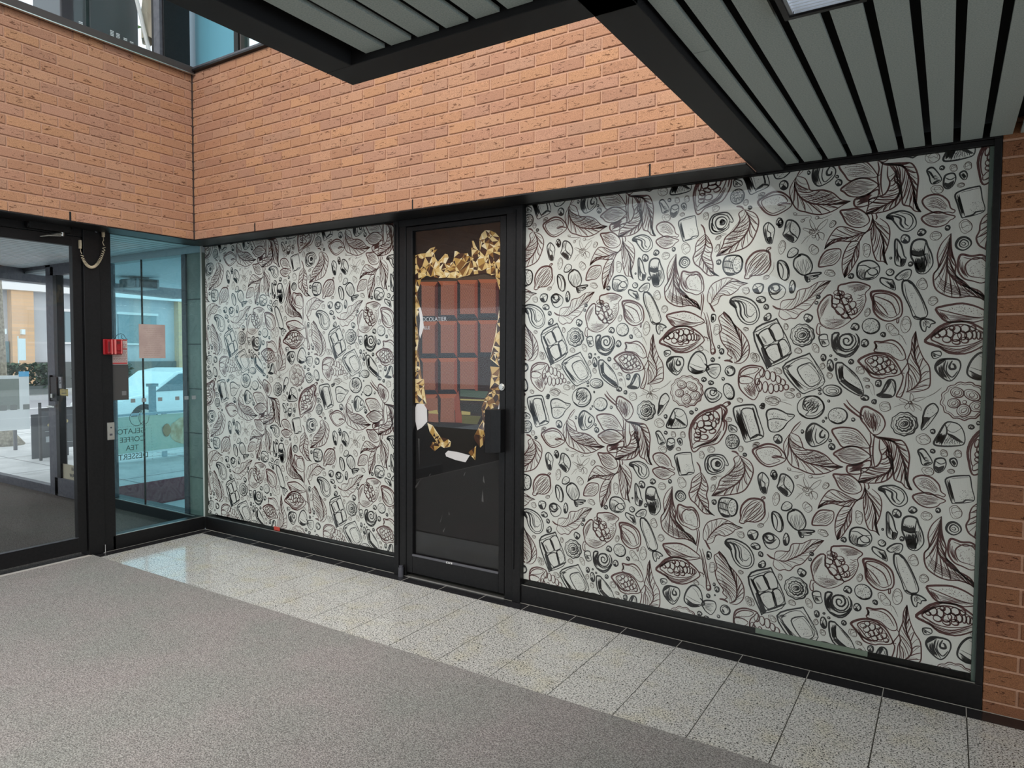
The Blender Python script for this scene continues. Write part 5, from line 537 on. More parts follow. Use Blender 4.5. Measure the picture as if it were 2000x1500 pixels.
st(bx('floor_upper',mat('upper_floor',(.3,.3,.3),.8),-5.0,4.75,-.1,3,ZT-.25,ZT-.02),'upper floor slab behind the back windows')
st(bx('ceiling_vestibule_roof',mat('terrace_deck',(.35,.33,.31),.8),-3.4,.03,-7.5,-.1,2.75,3.62),'roof terrace above the entrance lobby')
# things on the roof terrace seen through the upper left window
dm=mat('dark_grey_cabinet',(.05,.048,.055),.4,.2)
def cabinet(name,label,x,y0,y1,z1,vents):
    t=thing(name,(x,(y0+y1)/2,3.62),label,'equipment cabinet'); b=MB(); b.box(x-.45,x,y0,y1,3.64,z1); b.build('body',dm,t,.01)
    b=MB()
    for (a,c,n_,st_) in vents:
        for i in range(n_): b.box(x,x+.004,a,a+.028,c-i*st_-.006,c-i*st_)
    split(b,'vent_slots',mat('bright_slot',(.75,.78,.8),.6),t); b=MB(); b.box(x-.5,x-.1,y0+.02,y1-.02,z1,z1+.02); b.build('lid',dm,t,.006)
cabinet('equipment_cabinet','dark metal cabinet left of the pale pole on the roof terrace',-.55,-.79,-.60,5.3,[(-.66,4.08,5,.012)])
cabinet('equipment_cabinet.001','larger dark metal cabinet with bright vent slots on the roof terrace',-.58,-.565,-.17,4.55,[(-.405,4.12,9,.012),(-.357,4.115,9,.012),(-.297,4.10,8,.012),(-.245,4.09,8,.012)])
pa=thing('patio_umbrella',(-.35,-.12,3.62),'folded beige cloth umbrella with a pale pole on the roof terrace','umbrella')
b=MB(); b.tube([(-.35,-.125,3.62),(-.35,-.53,5.2)],.016,10); b.build('pole',whitem,pa)
b=MB()
for i in range(16):
    a0=2*PI*i/16; a1=2*PI*(i+1)/16
    for j in range(6):
        def pt(a,jj): r=(.035+.010*jj)*(1+.35*math.sin(a*5+jj)); return (-.35+r*math.cos(a),-.145+(5.2-4.24-jj*.16)*-.03+r*math.sin(a),5.2-jj*.19+.03*math.sin(a*3))
        b.face([pt(a0,j),pt(a1,j),pt(a1,j+1),pt(a0,j+1)])
b.build('canopy',mat('beige_cloth',(.45,.40,.32),.9),pa,smooth=True)
# ------------------------------------------------------------------ left entrance: side glass, post, door
w5=window_thing('window_5','narrow side window of the entrance lobby beside the corner',(0,-.37,0))
b=MB(); b.box(-.10,0,-.76,0,0,.107); b.build('base_frame',black,w5,.003)
b=MB(); b.box(-.10,0,-.737,0,2.385,2.43); b.build('head_frame',greym,w5,.002)
b=MB(); b.box(-.024,-.018,-.745,0,.107,2.385); b.build('glass_pane',glassb,w5)
b=MB(); b.box(-.012,-.002,-.74,0,.1072,.1105); b.build('glazing_bead',silver,w5)
b=MB(); b.box(-.006,.004,-.010,-.002,.107,2.385); b.build('corner_bead',mat('pale_silicone',(.42,.47,.45),.4),w5)
b=MB(); b.box(-.11,.0,-.82,-.737,0,2.44); b.box(-.11,.012,-.935,-.822,0,2.44); st(b.build('trim_12',black,bev=.003),'black metal post between the side window and the entrance door')
d2=window_thing('door_2','black framed glass entrance door at the left edge',(0,-1.45,0))
DY0,DY1=-1.96,-.940
b=MB(); b.box(-.05,-.004,-1.003,DY1,.04,2.315); b.box(-.05,-.004,DY0,DY0+.065,.04,2.315); b.box(-.05,-.004,DY0+.06,-1.0,2.247,2.315); b.box(-.05,-.004,DY0+.06,-1.0,.04,.147); b.build('door_leaf',black,d2,.003)
b=MB(); b.box(-.030,-.024,DY0+.06,-1.0,.147,2.25); b.build('glass_pane',glass,d2)
b=MB(); b.box(-.006,.0,DY0+.06,-1.0,.147,.151); b.build('glazing_bead',greym,d2)
b=MB(); b.box(-.11,0,-3.2,-.935,2.318,2.44); b.box(-.11,0,-2.04,-1.97,0,2.318); b.box(-.09,-.0,-3.2,-2.04,0,.12); b.build('door_frame',black,d2,.003)
b=MB(); b.box(-.05,-.044,-3.2,-2.04,.12,2.318); b.build('side_glass',glass,d2)
dc=thing('door_closer',(.0,-1.15,2.33),'dark door closer with a steel arm above the entrance door','door closer')
b=MB(); b.box(.0,.05,-1.29,-1.03,2.325,2.375); b.tube([(.028,-1.30,2.35),(.028,-1.02,2.35)],.022,12); b.build('body',black,dc,.004)
b=MB(); b.tube([(.03,-1.075,2.318),(.05,-1.12,2.308),(.055,-1.23,2.275)],[.009,.008,.004],8); b.tube([(.03,-1.08,2.325),(.03,-1.08,2.300)],.014,10); b.tube([(.055,-1.10,2.298),(.055,-1.18,2.290)],.006,8); b.build('arm',silver,dc)
# coiled door cord
cream=mat('cream_plastic',(.62,.52,.36),.5)
cc=thing('door_loop_cord',(.02,-.88,2.1),'cream coiled electric cord looping from door to post','cord')
b=MB(); b.box(.0,.018,-.962,-.946,2.232,2.292); b.box(.018,.024,-.960,-.948,2.25,2.275); b.build('terminal',cream,cc,.002)
b=MB(); b.box(.012,.03,-.806,-.790,2.335,2.392); b.box(.03,.036,-.804,-.792,2.35,2.375); b.build('terminal',cream,cc,.002)
A=Vector((.03,-.953,2.185)); B=Vector((.035,-.80,2.262)); path=[]
for i in range(41):
    t=i/40; p=A.lerp(B,t); sag=.115*(1-(2*t-1)**2)**.8; path.append(Vector((p.x,p.y,p.z-sag-.0)))
hel=[]; nt_=30
for i in range(nt_*10+1):
    t=i/(nt_*10); s=t*40; k=min(int(s),39); p=path[k].lerp(path[k+1],s-k); d=(path[k+1]-path[k]).normalized(); n1=d.cross(Vector((1,0,0))).normalized(); n2=Vector((1,0,0)); a=2*PI*nt_*t
    hel.append(p+(n1*math.cos(a)+n2*math.sin(a))*.0085)
b=MB(); b.tube(hel,.0026,6); b.tube([(.012,-.953,2.232),(.02,-.956,2.21),A+Vector((0,0,.008))],.0028,6); b.tube([(.02,-.797,2.335),(.03,-.801,2.31),(.036,-.812,2.295),B+Vector((0,0,.008))],.0028,6); b.build('coiled_cable',cream,cc,smooth=True)
st(bx('trim_13',greym,.012,.02,-.853,-.839,2.36,2.375),'small metal clip on the post head')
# fire alarm pull station
red=mat('red_plastic',(.30,.008,.012),.35); redd=mat('dark_red_recess',(.12,.006,.008),.5)
fa=thing('fire_alarm_pull_station',(0,-.74,1.475),'red fire alarm pull station on the black post','fire alarm')
b=MB(); b.prism([(-.806,.0),(-.806,.02),(-.79,.042),(-.70,.046),(-.678,.035),(-.675,0)][::-1],1.478,1.585,'z') if False else None
b=MB(); b.box(.0,.012,-.808,-.672,1.474,1.590); b.box(.012,.048,-.795,-.684,1.480,1.584); b.build('housing',red,fa,.008)
b=MB(); b.box(.048,.054,-.748,-.735,1.478,1.586); b.box(.048,.054,-.770,-.762,1.478,1.586); b.box(.048,.054,-.70,-.692,1.482,1.582); split(b,'ribs',mat('pale_red_edge',(.7,.18,.17),.3),fa,.002)
b=MB(); b.box(.048,.0495,-.792,-.780,1.495,1.570); b.box(.048,.0495,-.730,-.705,1.555,1.575); split(b,'recess',redd,fa)
b=MB(); b.box(.048,.056,-.73,-.704,1.505,1.545); b.build('pull_bar',red,fa,.003)
wire=MB(); wire.tube([(.004,-.728,1.588),(.004,-.715,1.605),(.004,-.70,1.625),(.004,-.675,1.633),(.004,-.655,1.625),(.004,-.64,1.60),(.004,-.625,1.59),(.004,-.65,1.588),(.004,-.672,1.60),(.004,-.668,1.625)],.0018,6); wire.build('wire_loop',black,fa)
# notices on the side glass
def sheet(name,label,cat,m,y0,y1,z0,z1,x=-.0165,group=None):
    t=thing(name,(x,(y0+y1)/2,z0),label,cat,group); b=MB(); b.box(x,x+.0008,y0,y1,z0,z1); b.build('sheet',m,t); return t
paper=mat('pinkish_paper',(.62,.47,.42),.7)
ns=sheet('fire_notice','small red and white fire instruction notice beside the red pull station','notice',mat('notice_paper',(.62,.52,.48),.6),-.733,-.618,1.400,1.592,x=-.0165)
b=MB()
for z0,z1 in ((1.580,1.588),(1.513,1.522),(1.404,1.414)): b.box(-.0155,-.0152,-.730,-.621,z0,z1)
split(b,'red_bands',mat('notice_red',(.5,.03,.035),.5),ns)
b=MB(); rn2=random.Random(4)
for i in range(18):
    z=1.572-i*.0088
    if 1.508<z<1.526: continue
    a=-.728
    while a<-.63:
        l=rn2.uniform(.006,.02); b.box(-.0155,-.0152,a,min(a+l,-.623),z-.0028,z); a+=l+.004
split(b,'small_print',mat('notice_ink',(.28,.04,.05),.6),ns)
gp=sheet('glass_panel_sign','dark grey rectangular panel on the side glass below the red notice','sign',mat('dark_grey_board',(.055,.052,.050),.5),-.734,-.614,1.130,1.398,x=-.0168)
b=MB(); b.box(-.0160,-.0157,-.665,-.632,1.165,1.197); b.build('grey_square',mat('mid_grey',(.16,.16,.16),.5),gp)
pn=sheet('paper_notice','blank-backed pinkish brown paper notice taped to the side glass','notice',noisy(paper,8,(.40,.29,.26),(.50,.38,.34),.3,.7),-.528,-.316,1.447,1.712)
b=MB(); rn2=random.Random(8)
for i in range(15):
    z=1.68-i*.015; a=-.50+rn2.uniform(0,.03)
    while a<-.36: l=rn2.uniform(.01,.04); b.box(-.0156,-.0154,a,a+l,z-.002,z); a+=l+.006
split(b,'faint_lines',mat('faint_print',(.33,.24,.22),.7),pn)
# safety squares on the glass
sq=mat('frosted_grey_decal',(.22,.26,.27),.6)
for i,yv in enumerate((-.600,-.515,-.385,-.24,-.16,-.095)):
    b=MB(); b.box(-.0165,-.016,yv,yv+.036,1.105,1.135); tag(b.build('safety_decal',sq),'small grey square safety decal on the side glass, '+['first','second','third','fourth','fifth','sixth'][i]+' from the left'+' in its row','decal',group='safety decals on the side glass')
for i,yv in enumerate((-1.46,-1.40,-1.325)):
    b=MB(); b.box(-.0235,-.023,yv,yv+.04,1.10,1.135); tag(b.build('safety_decal',sq),'small grey square safety decal on the entrance door glass, '+['leftmost','middle','rightmost'][i]+' of three','decal',group='safety decals on the entrance door glass')
# mirrored lettering on the side glass
lt=thing('glass_lettering',(-.0165,-.6,.68),'mirrored dark lettering listing gelato, coffee, tea and dessert on the side glass','lettering')
tm=mat('dark_green_lettering',(.035,.09,.08),.5)
# mirrored: read from the lobby side; right edge at y=-.49
def mir(body,size,z,yr):
    text_part('word',body,size,tm,(-.0150,yr,z),(PI/2,0,-PI/2),lt,.0004)
for wd,z,yr,s in (('GELATO',.868,-.487,.058),('COFFEE',.805,-.495,.056),('TEA',.740,-.545,.056),('DESSERT',.672,-.470,.060)): mir(wd,s,z,yr)
b=MB()
ring=[(-.0155,-.555+.055*math.cos(a),.985+.06*math.sin(a)) for a in [2*PI*i/32 for i in range(32)]]; b.tube(ring,.0022,4,close=True)
ring=[(-.0155,-.50+.04*math.cos(a),.985+.055*math.sin(a)) for a in [PI*.55+2*PI*i/34 for i in range(26)]]; b.tube(ring,.0022,4); b.tube([(-.0155,-.53,.93),(-.0155,-.53,1.045)],.002,4)
b.build('round_emblem',tm,lt)
b=MB()
for i in range(16): b.box(-.0165,-.016,-.70+i*.0165,-.692+i*.0165,.921,.923)
for i in range(12): b.box(-.0165,-.016,-.440,-.438,.65+i*.022,.658+i*.022)
split(b,'dotted_border',tm,lt)
# wall plate on the post
pl=thing('access_card_plate',(0,-.76,.84),'small square brushed metal plate on the black post','plate')
b=MB(); b.box(.0,.010,-.790,-.738,.838,.968); b.build('plate',silver,pl,.002); b=MB(); b.box(.010,.0115,-.775,-.755,.87,.885); b.tube([(.010,-.764,.93),(.013,-.764,.93)],.006,10); b.build('button',greym,pl)
bx('post_foot_filler',whitem,.0,.012,-.835,-.822,0,.06)
tag(bpy.data.objects['post_foot_filler'],'small pale chip of filler at the foot of the black post','filler')
# ------------------------------------------------------------------ lobby
b=MB(); b.box(-4.2,-.0,-7.5,-.0,-.05,-.004); st(b.build('floor_lobby',vestc),'dark brown carpeted lobby floor behind the entrance door')
b=MB(); b.box(-1.55,-.10,.0,.12,-.02,.095,0); b.box(-4.2,-1.55,.0,.12,-.06,-.0,1); b.box(-1.5,-.1,-.006,.0,.088,.096,2); st(b.build('trim_14',[black,gran,silver]),'dark curb under the outer lobby glazing')
fine=mat('pale_slats',(.72,.80,.84),.45); 
b=MB(); 
for i in range(33):
    x=-3.35+i*.1015; b.box(x,x+.074,-7.5,-.02,2.385,2.396)
st(b.build('ceiling_lobby',fine),'fine pale metal slat ceiling of the entrance lobby')
st(bx('ceiling_lobby_plenum',mat('lobby_plenum',(.03,.035,.038),.9),-3.4,-.0,-7.5,3.6,2.41,2.44),'dark void above the lobby slats')
b=MB()
for i in range(40):
    x=-3.35+i*.083; b.box(x,x+.07,.10,3.6,2.33,2.34)
st(b.build('ceiling_canopy',mat('canopy_slats',(.62,.72,.76),.5)),'pale slatted canopy soffit outside the lobby')
b=MB(); b.box(-3.5,-.0,.0,.10,2.33,2.42); st(b.build('trim_15',mat('pale_grey_beam',(.33,.38,.40),.5)),'pale grey head beam over the outer lobby glazing')
b=MB(); b.prism([(-2.85,-.9),(-3.95,2.3),(-4.1,2.25),(-3.05,-.95)],2.25,2.42,'z'); st(b.build('trim_16',greym),'dark grey fascia beam at the canopy edge')
# outer storefront with door
d3=window_thing('door_3','grey framed outer lobby door with glass panel',(-2.1,0,0))
b=MB()
b.box(-2.66,-2.555,-.02,.06,-.02,2.40); b.box(-2.54,-2.47,-.03,.03,.0,2.36); b.box(-1.62,-1.55,-.03,.03,.0,2.36); b.box(-2.54,-1.55,-.03,.03,2.27,2.36); b.box(-2.54,-1.55,-.03,.03,.0,.19); b.box(-1.54,-1.46,-.02,.06,-.02,2.40); b.box(-2.66,-1.46,-.02,.06,2.36,2.42)
b.build('door_leaf',greym,d3,.003)
b=MB(); b.box(-2.47,-1.62,-.004,.002,.19,2.27); b.build('glass_pane',glass,d3)
b=MB(); b.box(-2.475,-2.40,-.035,.035,.19,2.27); b.build('inner_stile',black,d3,.002)
b=MB(); b.box(-2.555,-2.53,-.06,-.03,.98,1.25); b.box(-2.53,-2.40,-.055,-.03,.99,1.23); b.build('lock_box',black,d3,.003)
b=MB(); b.box(-2.50,-2.46,-.07,-.055,1.02,1.06); b.tube([(-2.52,-.05,.93),(-2.52,-.09,.93),(-2.40,-.09,.93)],.011,8); b.build('lever',silver,d3,.001)
sg=thing('door_sticker',(-2.36,-.05,1.1),'black door sticker with a white panel and the letter G','sticker')
b=MB(); b.box(-2.40,-2.30,-.036,-.034,1.04,1.24); b.build('backing',black,sg); b=MB(); b.box(-2.395,-2.335,-.0375,-.036,1.12,1.235); b.build('white_panel',mat('dull_white',(.42,.42,.44),.6),sg)
text_part('letter','G',.06,inkK,(-2.385,-.0385,1.165),(PI/2,0,0),sg,.0004)
ys=thing('warning_sticker',(-2.25,-.05,1.04),'yellow and black warning sticker on the outer door','sticker')
b=MB(); b.box(-2.36,-2.20,-.040,-.038,1.045,1.115); b.build('yellow_field',mat('yellow_vinyl',(.50,.38,.10),.5),ys)
b=MB()
for i in range(6): b.box(-2.355+i*.027,-2.343+i*.027,-.0412,-.040,1.107,1.115); b.box(-2.355+i*.027,-2.343+i*.027,-.0412,-.040,1.045,1.053)
for i in range(3): b.box(-2.33,-2.23,-.0412,-.040,1.066+i*.013,1.071+i*.013)
split(b,'black_marks',inkK,ys)
ds=thing('door_base_sign',(-2.2,0,.2),'pale beige sign with dark lettering at the foot of the outer door glass','sign')
b=MB(); b.box(-2.40,-1.75,-.012,-.009,.19,.34); b.build('board',mat('beige_board',(.42,.38,.28),.7),ds)
text_part('lettering','RA',.05,greym,(-2.22,-.0135,.285),(PI/2,0,0),ds,.0004); text_part('lettering','WATCH',.055,greym,(-2.26,-.0135,.215),(PI/2,0,0),ds,.0004)
w6=window_thing('window_6','outer lobby glazing with a grey bottom rail',(-2,0,0))
b=MB(); b.box(-4.2,-2.66,-.02,.05,-.02,.085); b.box(-4.2,-2.66,-.02,.05,2.35,2.42); b.build('frame_rail',greym,w6,.002)
b=MB(); b.box(-4.2,-2.66,.01,.016,.085,2.35); b.build('glass_pane',glass,w6)
b=MB(); b.box(-1.46,-.93,.01,.016,.095,2.33); b.build('glass_pane',glassb,w6); b=MB(); b.box(-.925,-.30,.01,.016,.095,2.33); b.build('glass_pane',glassb,w6)
b=MB(); b.box(-.93,-.922,.006,.02,.095,2.33); b.build('butt_joint',black,w6)
# corner pillar outside
cp=thing('corner_pillar',(-.2,.5,0),'grey-green clad pillar with a dark edge behind the side window','pillar')
b=MB(); b.box(-.24,-.03,.02,.9,.0,2.33); b.build('cladding',noisy(mat('green_grey_cladding',(.14,.16,.13),.35),2.5,(.10,.12,.10),(.19,.21,.17),.3,.7),cp)
b=MB(); b.box(-.30,-.24,.005,.06,.095,2.33); b.build('dark_edge',mat('dark_blue_grey',(.03,.036,.045),.4),cp)
b=MB(); 
for i in range(5): b.box(-.245,-.03,.014,.02,.42+i*.38,.428+i*.38)
split(b,'cladding_joint',mat('joint_dark',(.04,.05,.045),.6),cp)
# things under the canopy
hs=thing('hanging_speaker_box',(-2.4,.8,2.2),'grey box-shaped unit hanging from the canopy behind the side glass','speaker')
b=MB(); b.box(-2.62,-2.28,.72,.98,2.20,2.31); b.box(-2.60,-2.30,.70,.72,2.21,2.30); b.build('housing',mat('mid_grey_unit',(.16,.18,.19),.4),hs,.006); b=MB(); b.box(-2.279,-2.27,.75,.95,2.21,2.30); b.build('grille',void,hs); b=MB(); b.box(-2.5,-2.35,.8,.9,2.31,2.33); b.build('bracket',greym,hs)
sc_=thing('security_camera',(-3.3,.3,2.1),'small round dark security camera at the left edge under the canopy','camera')
b=MB(); b.sphere((-3.3,.3,2.12),.035,14,10); b.build('dome',black,sc_,smooth=True); b=MB(); b.tube([(-3.3,.3,2.14),(-3.3,.3,2.33)],.012,8); b.build('stem',black,sc_)
# ------------------------------------------------------------------ street
conc=noisy(mat('pale_paving',(.55,.58,.60),.7),3,(.46,.49,.51),(.58,.61,.63),.35,.65)
b=MB(); b.box(-10.2,-.0,.12,40,-.2,-.03,0); b.box(-10.2,-4.2,-30,.12,-.2,-.03,0)
st(b.build('floor_pavement',conc),'pale concrete pavement outside the lobby')
b=MB()
for i in range(12): b.box(-10.2,-.3,.9+i*1.5,.915+i*1.5,-.031,-.0285)
for i in range(6): b.box(-1.5-i*1.5,-1.485-i*1.5,.15,40,-.031,-.0285)
st(b.build('trim_17',mat('paving_joint',(.2,.21,.22),.9)),'dark joints of the pavement slabs')
road=noisy(mat('grey_asphalt',(.30,.31,.34),.8),20,(.27,.28,.31),(.34,.35,.38),.3,.7)
st(bx('floor_road',road,-24,-10.2,-30,45,-.6,-.38),'grey asphalt road beyond the pavement')
b=MB(); b.box(-10.35,-10.2,-30,45,-.4,-.02); b.box(-24.1,-23.9,-30,45,-.4,-.2); st(b.build('trim_18',mat('kerb_stone',(.5,.52,.54),.8)),'pale stone kerbs of the road')
b=MB(); b.box(-13.0,-12.88,-30,45,-.38,-.376); b.box(-16.6,-16.45,-30,45,-.38,-.376); b.box(-20,-19.85,-30,45,-.38,-.376); st(b.build('trim_19',mat('road_paint',(.8,.82,.84),.7)),'white lane lines painted on the road')
st(bx('floor_far_pavement',conc,-29,-24,-30,45,-.4,-.2),'far pavement across the road')
b=MB(); b.box(-2.52,-1.38,.14,3.2,-.03,-.012); tag(b.build('door_mat',redmat),'dark maroon door mat on the pavement outside the side glass','mat')
# sandwich board
sbm=mat('dark_slate_board',(.035,.045,.055),.5)
sb_=thing('sandwich_board',(-5.4,1.25,-.03),'black sandwich board sign standing on the pavement outside','sign')
b=MB(); b.box(-5.37,-5.34,1.03,1.06,-.03,.78); b.box(-5.37,-5.34,1.50,1.53,-.03,.78); b.box(-5.37,-5.34,1.06,1.50,.66,.70); b.build('frame',black,sb_,.002)
b=MB(); b.box(-5.365,-5.35,1.06,1.50,.12,.66); b.build('front_panel',sbm,sb_); b=MB(); b.box(-5.62,-5.60,1.04,1.52,-.03,.60,R=Matrix.Rotation(0,3,'Y')); b.build('rear_panel',sbm,sb_)
b=MB(); b.sphere((-5.345,1.17,.46),.035,10,6,0,(.15,1.2,.7)); b.sphere((-5.345,1.36,.50),.04,10,6,0,(.15,1.1,.8)); split(b,'food_picture',mat('food_yellow',(.5,.42,.18),.7),sb_)
b=MB(); b.box(-5.349,-5.345,1.11,1.22,.22,.30); b.box(-5.349,-5.345,1.10,1.24,.37,.375); b.box(-5.349,-5.345,1.30,1.46,.2,.205); split(b,'price_panel',mat('pale_panel',(.5,.55,.58),.7),sb_)
b=MB(); b.tube([(-5.25,1.22,-.03),(-5.25,1.22,.62)],.035,10); b.box(-5.3,-5.2,1.15,1.3,-.03,-.01); tag(b.build('bollard',mat('grey_green_post',(.10,.14,.15),.5)),'grey post standing in front of the sandwich board','bollard')
# railing banner
bn=thing('railing_banner',(-4.3,2.3,-.03),'pale green banner with a pastry picture hung on the pavement railing','banner')
b=MB(); b.box(-4.31,-4.30,1.40,3.6,.06,.59); b.build('banner_sheet',noisy(mat('pale_green_vinyl',(.42,.55,.44),.6),1.3,(.34,.50,.42),(.52,.58,.42),.3,.7),bn)
b=MB(); b.box(-4.299,-4.296,1.40,3.6,.055,.085); b.box(-4.299,-4.296,1.40,1.415,.06,.59); b.build('banner_hem',mat('white_hem',(.8,.85,.85),.6),bn)
b=MB(); b.sphere((-4.296,2.62,.33),.30,18,12,0,(.03,1.15,.72),.06); b.sphere((-4.296,2.95,.28),.26,18,12,0,(.03,1,.7),.06); split(b,'pastry',noisy(mat('pastry_cream',(.58,.48,.28),.8),9,(.40,.28,.12),(.66,.58,.38),.35,.6),bn)
b=MB(); b.sphere((-4.290,2.24,.36),.09,12,8,0,(.05,.7,1),.2); b.build('pastry_tip',mat('pastry_brown',(.32,.18,.05),.8),bn,smooth=True)
b=MB(); b.box(-4.36,-4.31,1.3,3.7,.60,.63)
for y_ in (1.42,2.2,2.95,3.6): b.box(-4.36,-4.32,y_,y_+.06,-.03,.60)
b.build('railing',mat('steel_rail_blue',(.30,.42,.47),.5,.3),bn)
# patio parasol posts & railings glimpsed
for i,(x,y_) in enumerate(((-6.2,2.45),(-6.2,3.1),(-6.2,3.75))):
    b=MB(); b.box(x-.06,x,y_,y_+.10,-.03,.95); b.box(x-.10,x+.04,y_-.02,y_+.12,.9,.95); tag(b.build('railing_post',mat('blue_grey_post',(.18,.28,.33),.5)),['first','second','third'][i]+' blue-grey post from the left behind the banner','post')
# tree
tr=thing('street_tree',(-7.6,1.55,-.03),'thick grey tree trunk on the pavement at the left edge','tree')
b=MB(); b.tube([(-7.6,1.48,-.05),(-7.6,1.46,.12),(-7.6,1.42,.5),(-7.62,1.38,2.6),(-7.7,1.4,5)],[.28,.18,.13,.12,.11],14); b.build('trunk',noisy(mat('bark',(.24,.22,.17),.9),22,(.14,.12,.09),(.33,.31,.24),.35,.65,.6),tr,smooth=True)
b=MB(); q=random.Random(3)
for i in range(260):
    c=Vector((-7.7+q.uniform(-1.6,1.6),1.6+q.uniform(-1.6,1.6),6+q.uniform(-1.1,1.2))); s=q.uniform(.12,.22); a=q.uniform(0,6.3); e=Vector((math.cos(a),math.sin(a),q.uniform(-.5,.5)))*s; f_=Vector((-math.sin(a),math.cos(a),q.uniform(-.5,.5)))*s*.5
    b.face([c-e,c+f_,c+e,c-f_])
b.build('foliage',mat('leaf_green',(.12,.2,.06),.8),tr)
# white poster frame stand at far left
ws=thing('menu_stand',(-6.8,1.1,-.03),'white framed display panel with a blue tab at the left edge','sign')
b=MB(); b.box(-6.84,-6.80,.55,1.52,.28,1.12); b.build('panel',mat('white_panel',(.70,.76,.78),.5),ws,.003)
b=MB(); b.box(-6.799,-6.795,.60,1.38,.60,1.07); b.build('picture_area',mat('dull_green_grey',(.20,.24,.22),.6),ws)
b=MB(); b.box(-6.799,-6.795,1.38,1.52,1.10,1.18); b.build('blue_tab',mat('sky_blue',(.10,.42,.72),.5),ws)
b=MB(); b.box(-6.84,-6.80,.7,.74,-.03,.28); b.box(-6.84,-6.80,1.3,1.34,-.03,.28); split(b,'stand_leg',greym,ws)
# cars
def car(name,label,y,xc,paint,L=4.4):
    t=thing(name,(xc,y,-.38),label,'car'); h=L/2; z=-.38
    prof=[(-h,.35),(-h,.62),(-h+.15,.75),(-h+.95,.88),(-h+1.65,1.38),(-h+2.1,1.46),(h-1.3,1.45),(h-.45,1.02),(h-.05,.92),(h,.6),(h,.35),(h-.5,.28),(-h+.5,.28)]
    b=MB(); b.prism([(y+a,z+c) for a,c in prof],xc-.86,xc+.86,'x'); b.build('body',paint,t,.05,)
    gl=mat('car_glass_dark',(.10,.16,.19),.1); b=MB()
    win=[(-h+1.12,.92),(-h+1.72,1.33),(-h+2.15,1.38),(-h+2.2,.93)]; win2=[(-h+2.28,.93),(-h+2.24,1.38),(h-1.4,1.37),(h-.7,.97)]
    for s in (-1,1):
        for wq in (win,win2): b.prism([(y+a,z+c) for a,c in wq],xc+s*.862,xc+s*.875,'x')
    split(b,'windows',gl,t)
    for s in (-1,1):
        for yy_ in (-h+.85,h-.85):
            b=MB(); b.tube([(xc+s*.70,y+yy_,z+.32),(xc+s*.88,y+yy_,z+.32)],.32,20,0); b.tube([(xc+s*.88,y+yy_,z+.32),(xc+s*.89,y+yy_,z+.32)],.19,16,1); b.build('wheel',[void,silver],t,.01)
wp=mat('white_car_paint',(.78,.82,.84),.2); gp_=mat('pale_blue_car_paint',(.45,.58,.63),.2)
car('car','white hatchback car parked at the near kerb behind the side glass',6.9,-11.6,wp)
car('car.001','white car parked across the road farther away',14.5,-21,wp,4.6)
car('car.002','pale blue car standing on the road behind the white hatchback',12.6,-17.0,gp_,4.5)
# far buildings
fb=thing('street_building',(-29,12,-.2),'pale two storey building across the street with cream brick piers','building')
b=MB(); b.box(-34,-29,-20,30,-.2,7.6); b.build('facade',noisy(mat('pale_grey_stucco',(.5,.52,.55),.8),.6,(.44,.46,.49),(.55,.57,.60),.3,.7),fb)
cb=mat('cream_brick',(.72,.47,.28),.85)
tcb=N(cb,'ShaderNodeTexCoord'); bt=N(cb,'ShaderNodeTexBrick'); bt.inputs['Scale'].default_value=3.2; bt.inputs['Color1'].default_value=(.78,.50,.28,1); bt.inputs['Color2'].default_value=(.66,.44,.27,1); bt.inputs['Mortar'].default_value=(.55,.45,.36,1); bt.inputs['Mortar Size'].default_value=.015
mp=N(cb,'ShaderNodeMapping'); mp.inputs['Rotation'].default_value=(PI/2,0,PI/2); LK(cb,tcb.outputs['Object'],mp.inputs[0]); LK(cb,mp.outputs[0],bt.inputs[0]); LK(cb,bt.outputs[0],P(cb).inputs['Base Color'])
for y0 in (-16,-8.5,-1.2,9.95,17.5,24): b=MB(); b.box(-29,-28.6,y0,y0+.85,-.2,4.1); b.build('brick_pier',cb,fb)
for y0 in (-12.6,-4.8,3.0,6.6,12.2,14.6,20): 
    b=MB(); b.box(-29,-28.92,y0,y0+1.9,1.9,3.3,0); b.build('window_pane',mat('street_window',(.22,.30,.33),.1),fb); b=MB(); b.box(-29,-28.88,y0-.08,y0+1.98,3.3,3.42); b.box(-29,-28.88,y0-.08,y0+1.98,1.82,1.9); split(b,'window_trim',whitem,fb)
for y0 in (3,8,12,18): b=MB(); b.box(-29,-28.92,y0,y0+3.4,4.9,6.6,0); b.build('window_pane',mat('street_window_up',(.30,.42,.46),.1),fb); b=MB(); b.box(-29,-28.85,y0-.1,y0+3.5,6.6,6.75); b.box(-29,-28.85,y0-.1,y0+3.5,4.75,4.9); b.box(-29,-28.85,y0+1.6,y0+1.75,4.9,6.6); split(b,'window_trim',whitem,fb)
b=MB(); b.box(-29,-28.5,-20,30,4.1,4.4); b.build('cornice',whitem,fb); b=MB(); b.box(-29,-28.85,-20,30,-.2,1.0); b.build('plinth',mat('dark_plinth',(.14,.15,.15),.8),fb)
b=MB(); b.box(-29,-28.8,-2,9.9,1.0,1.9,0); b.build('shop_glazing',mat('teal_shop_glass',(.10,.20,.22),.15),fb)
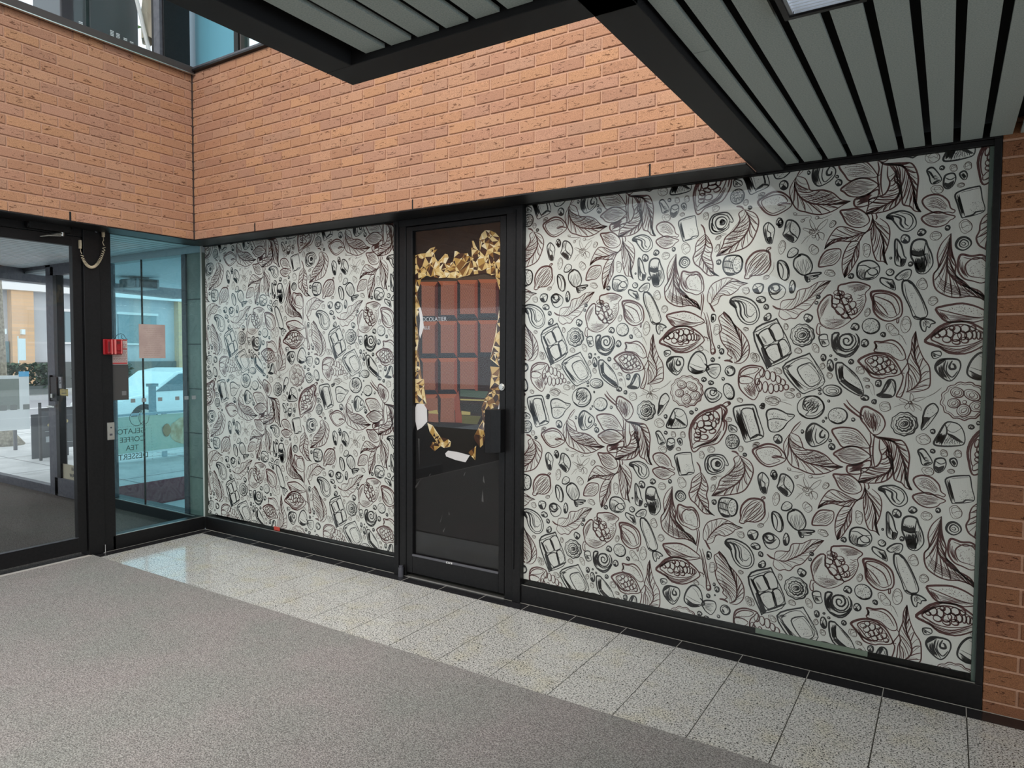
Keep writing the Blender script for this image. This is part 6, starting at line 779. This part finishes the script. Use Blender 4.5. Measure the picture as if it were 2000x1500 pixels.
for y0 in (9.55,10.25): b=MB(); b.box(-28.6,-28.45,y0,y0+.14,2.2,2.42); tag(b.build('wall_lamp',mat('pale_lamp',(.75,.88,.9),.5)),('left' if y0<10 else 'right')+' pale lamp on the cream brick pier across the street','lamp')
b=MB(); b.box(-27.2,-27.14,9.6,9.85,1.1,2.0); b.box(-27.19,-27.15,9.57,9.60,-.2,2.1); tag(b.build('street_banner',mat('pale_cyan_banner',(.62,.82,.88),.6)),'narrow pale vertical banner beside the cream brick pier across the street','banner')
fb2=thing('office_building',(-60,30,0),'tall pale office building far behind the roof terrace','building')
b=MB(); b.box(-70,-60,-40,60,0,34); b.build('facade',mat('far_white',(.78,.82,.86),.8),fb2)
for i in range(14):
    for j in range(5):
        b=MB(); b.box(-60,-59.9,-6+i*3.2,-4.4+i*3.2,8+j*4,10.2+j*4); b.build('window_pane',mat('far_pane',(.50,.60,.66),.2) if (i,j)==(0,0) else bpy.data.materials['far_pane'],fb2)
# hedges in planters
def hedge(label,x,y0,y1,z0,z1,seed):
    t=thing('hedge',(x,(y0+y1)/2,z0),label,'hedge'); q=random.Random(seed); b=MB(); b.box(x-.5,x,y0,y1,z0,z0+.35); b.build('planter',mat('dark_planter',(.10,.12,.12),.8) if 'dark_planter' not in bpy.data.materials else bpy.data.materials['dark_planter'],t)
    b=MB()
    for i in range(700):
        c=Vector((x+q.uniform(-.6,.1),q.uniform(y0,y1),z0+.3+(z1-z0-.3)*q.random()**.8)); a=q.uniform(0,6.3); s=.09; e=Vector((math.cos(a),math.sin(a),q.uniform(-1,1)))*s; f_=Vector((-math.sin(a),math.cos(a),q.uniform(-1,1)))*s*.6
        b.face([c-e,c+f_,c+e,c-f_])
    b.build('foliage',mat('hedge_green',(.03,.07,.04),.9) if 'hedge_green' not in bpy.data.materials else bpy.data.materials['hedge_green'],t)
hedge('dark green hedge in a planter below the cream brick pier',-24.4,8.0,9.7,-.2,1.0,1)
hedge('darker bushy hedge in a planter to the right behind the outer door',-24.4,10.6,12.8,-.2,.95,2)
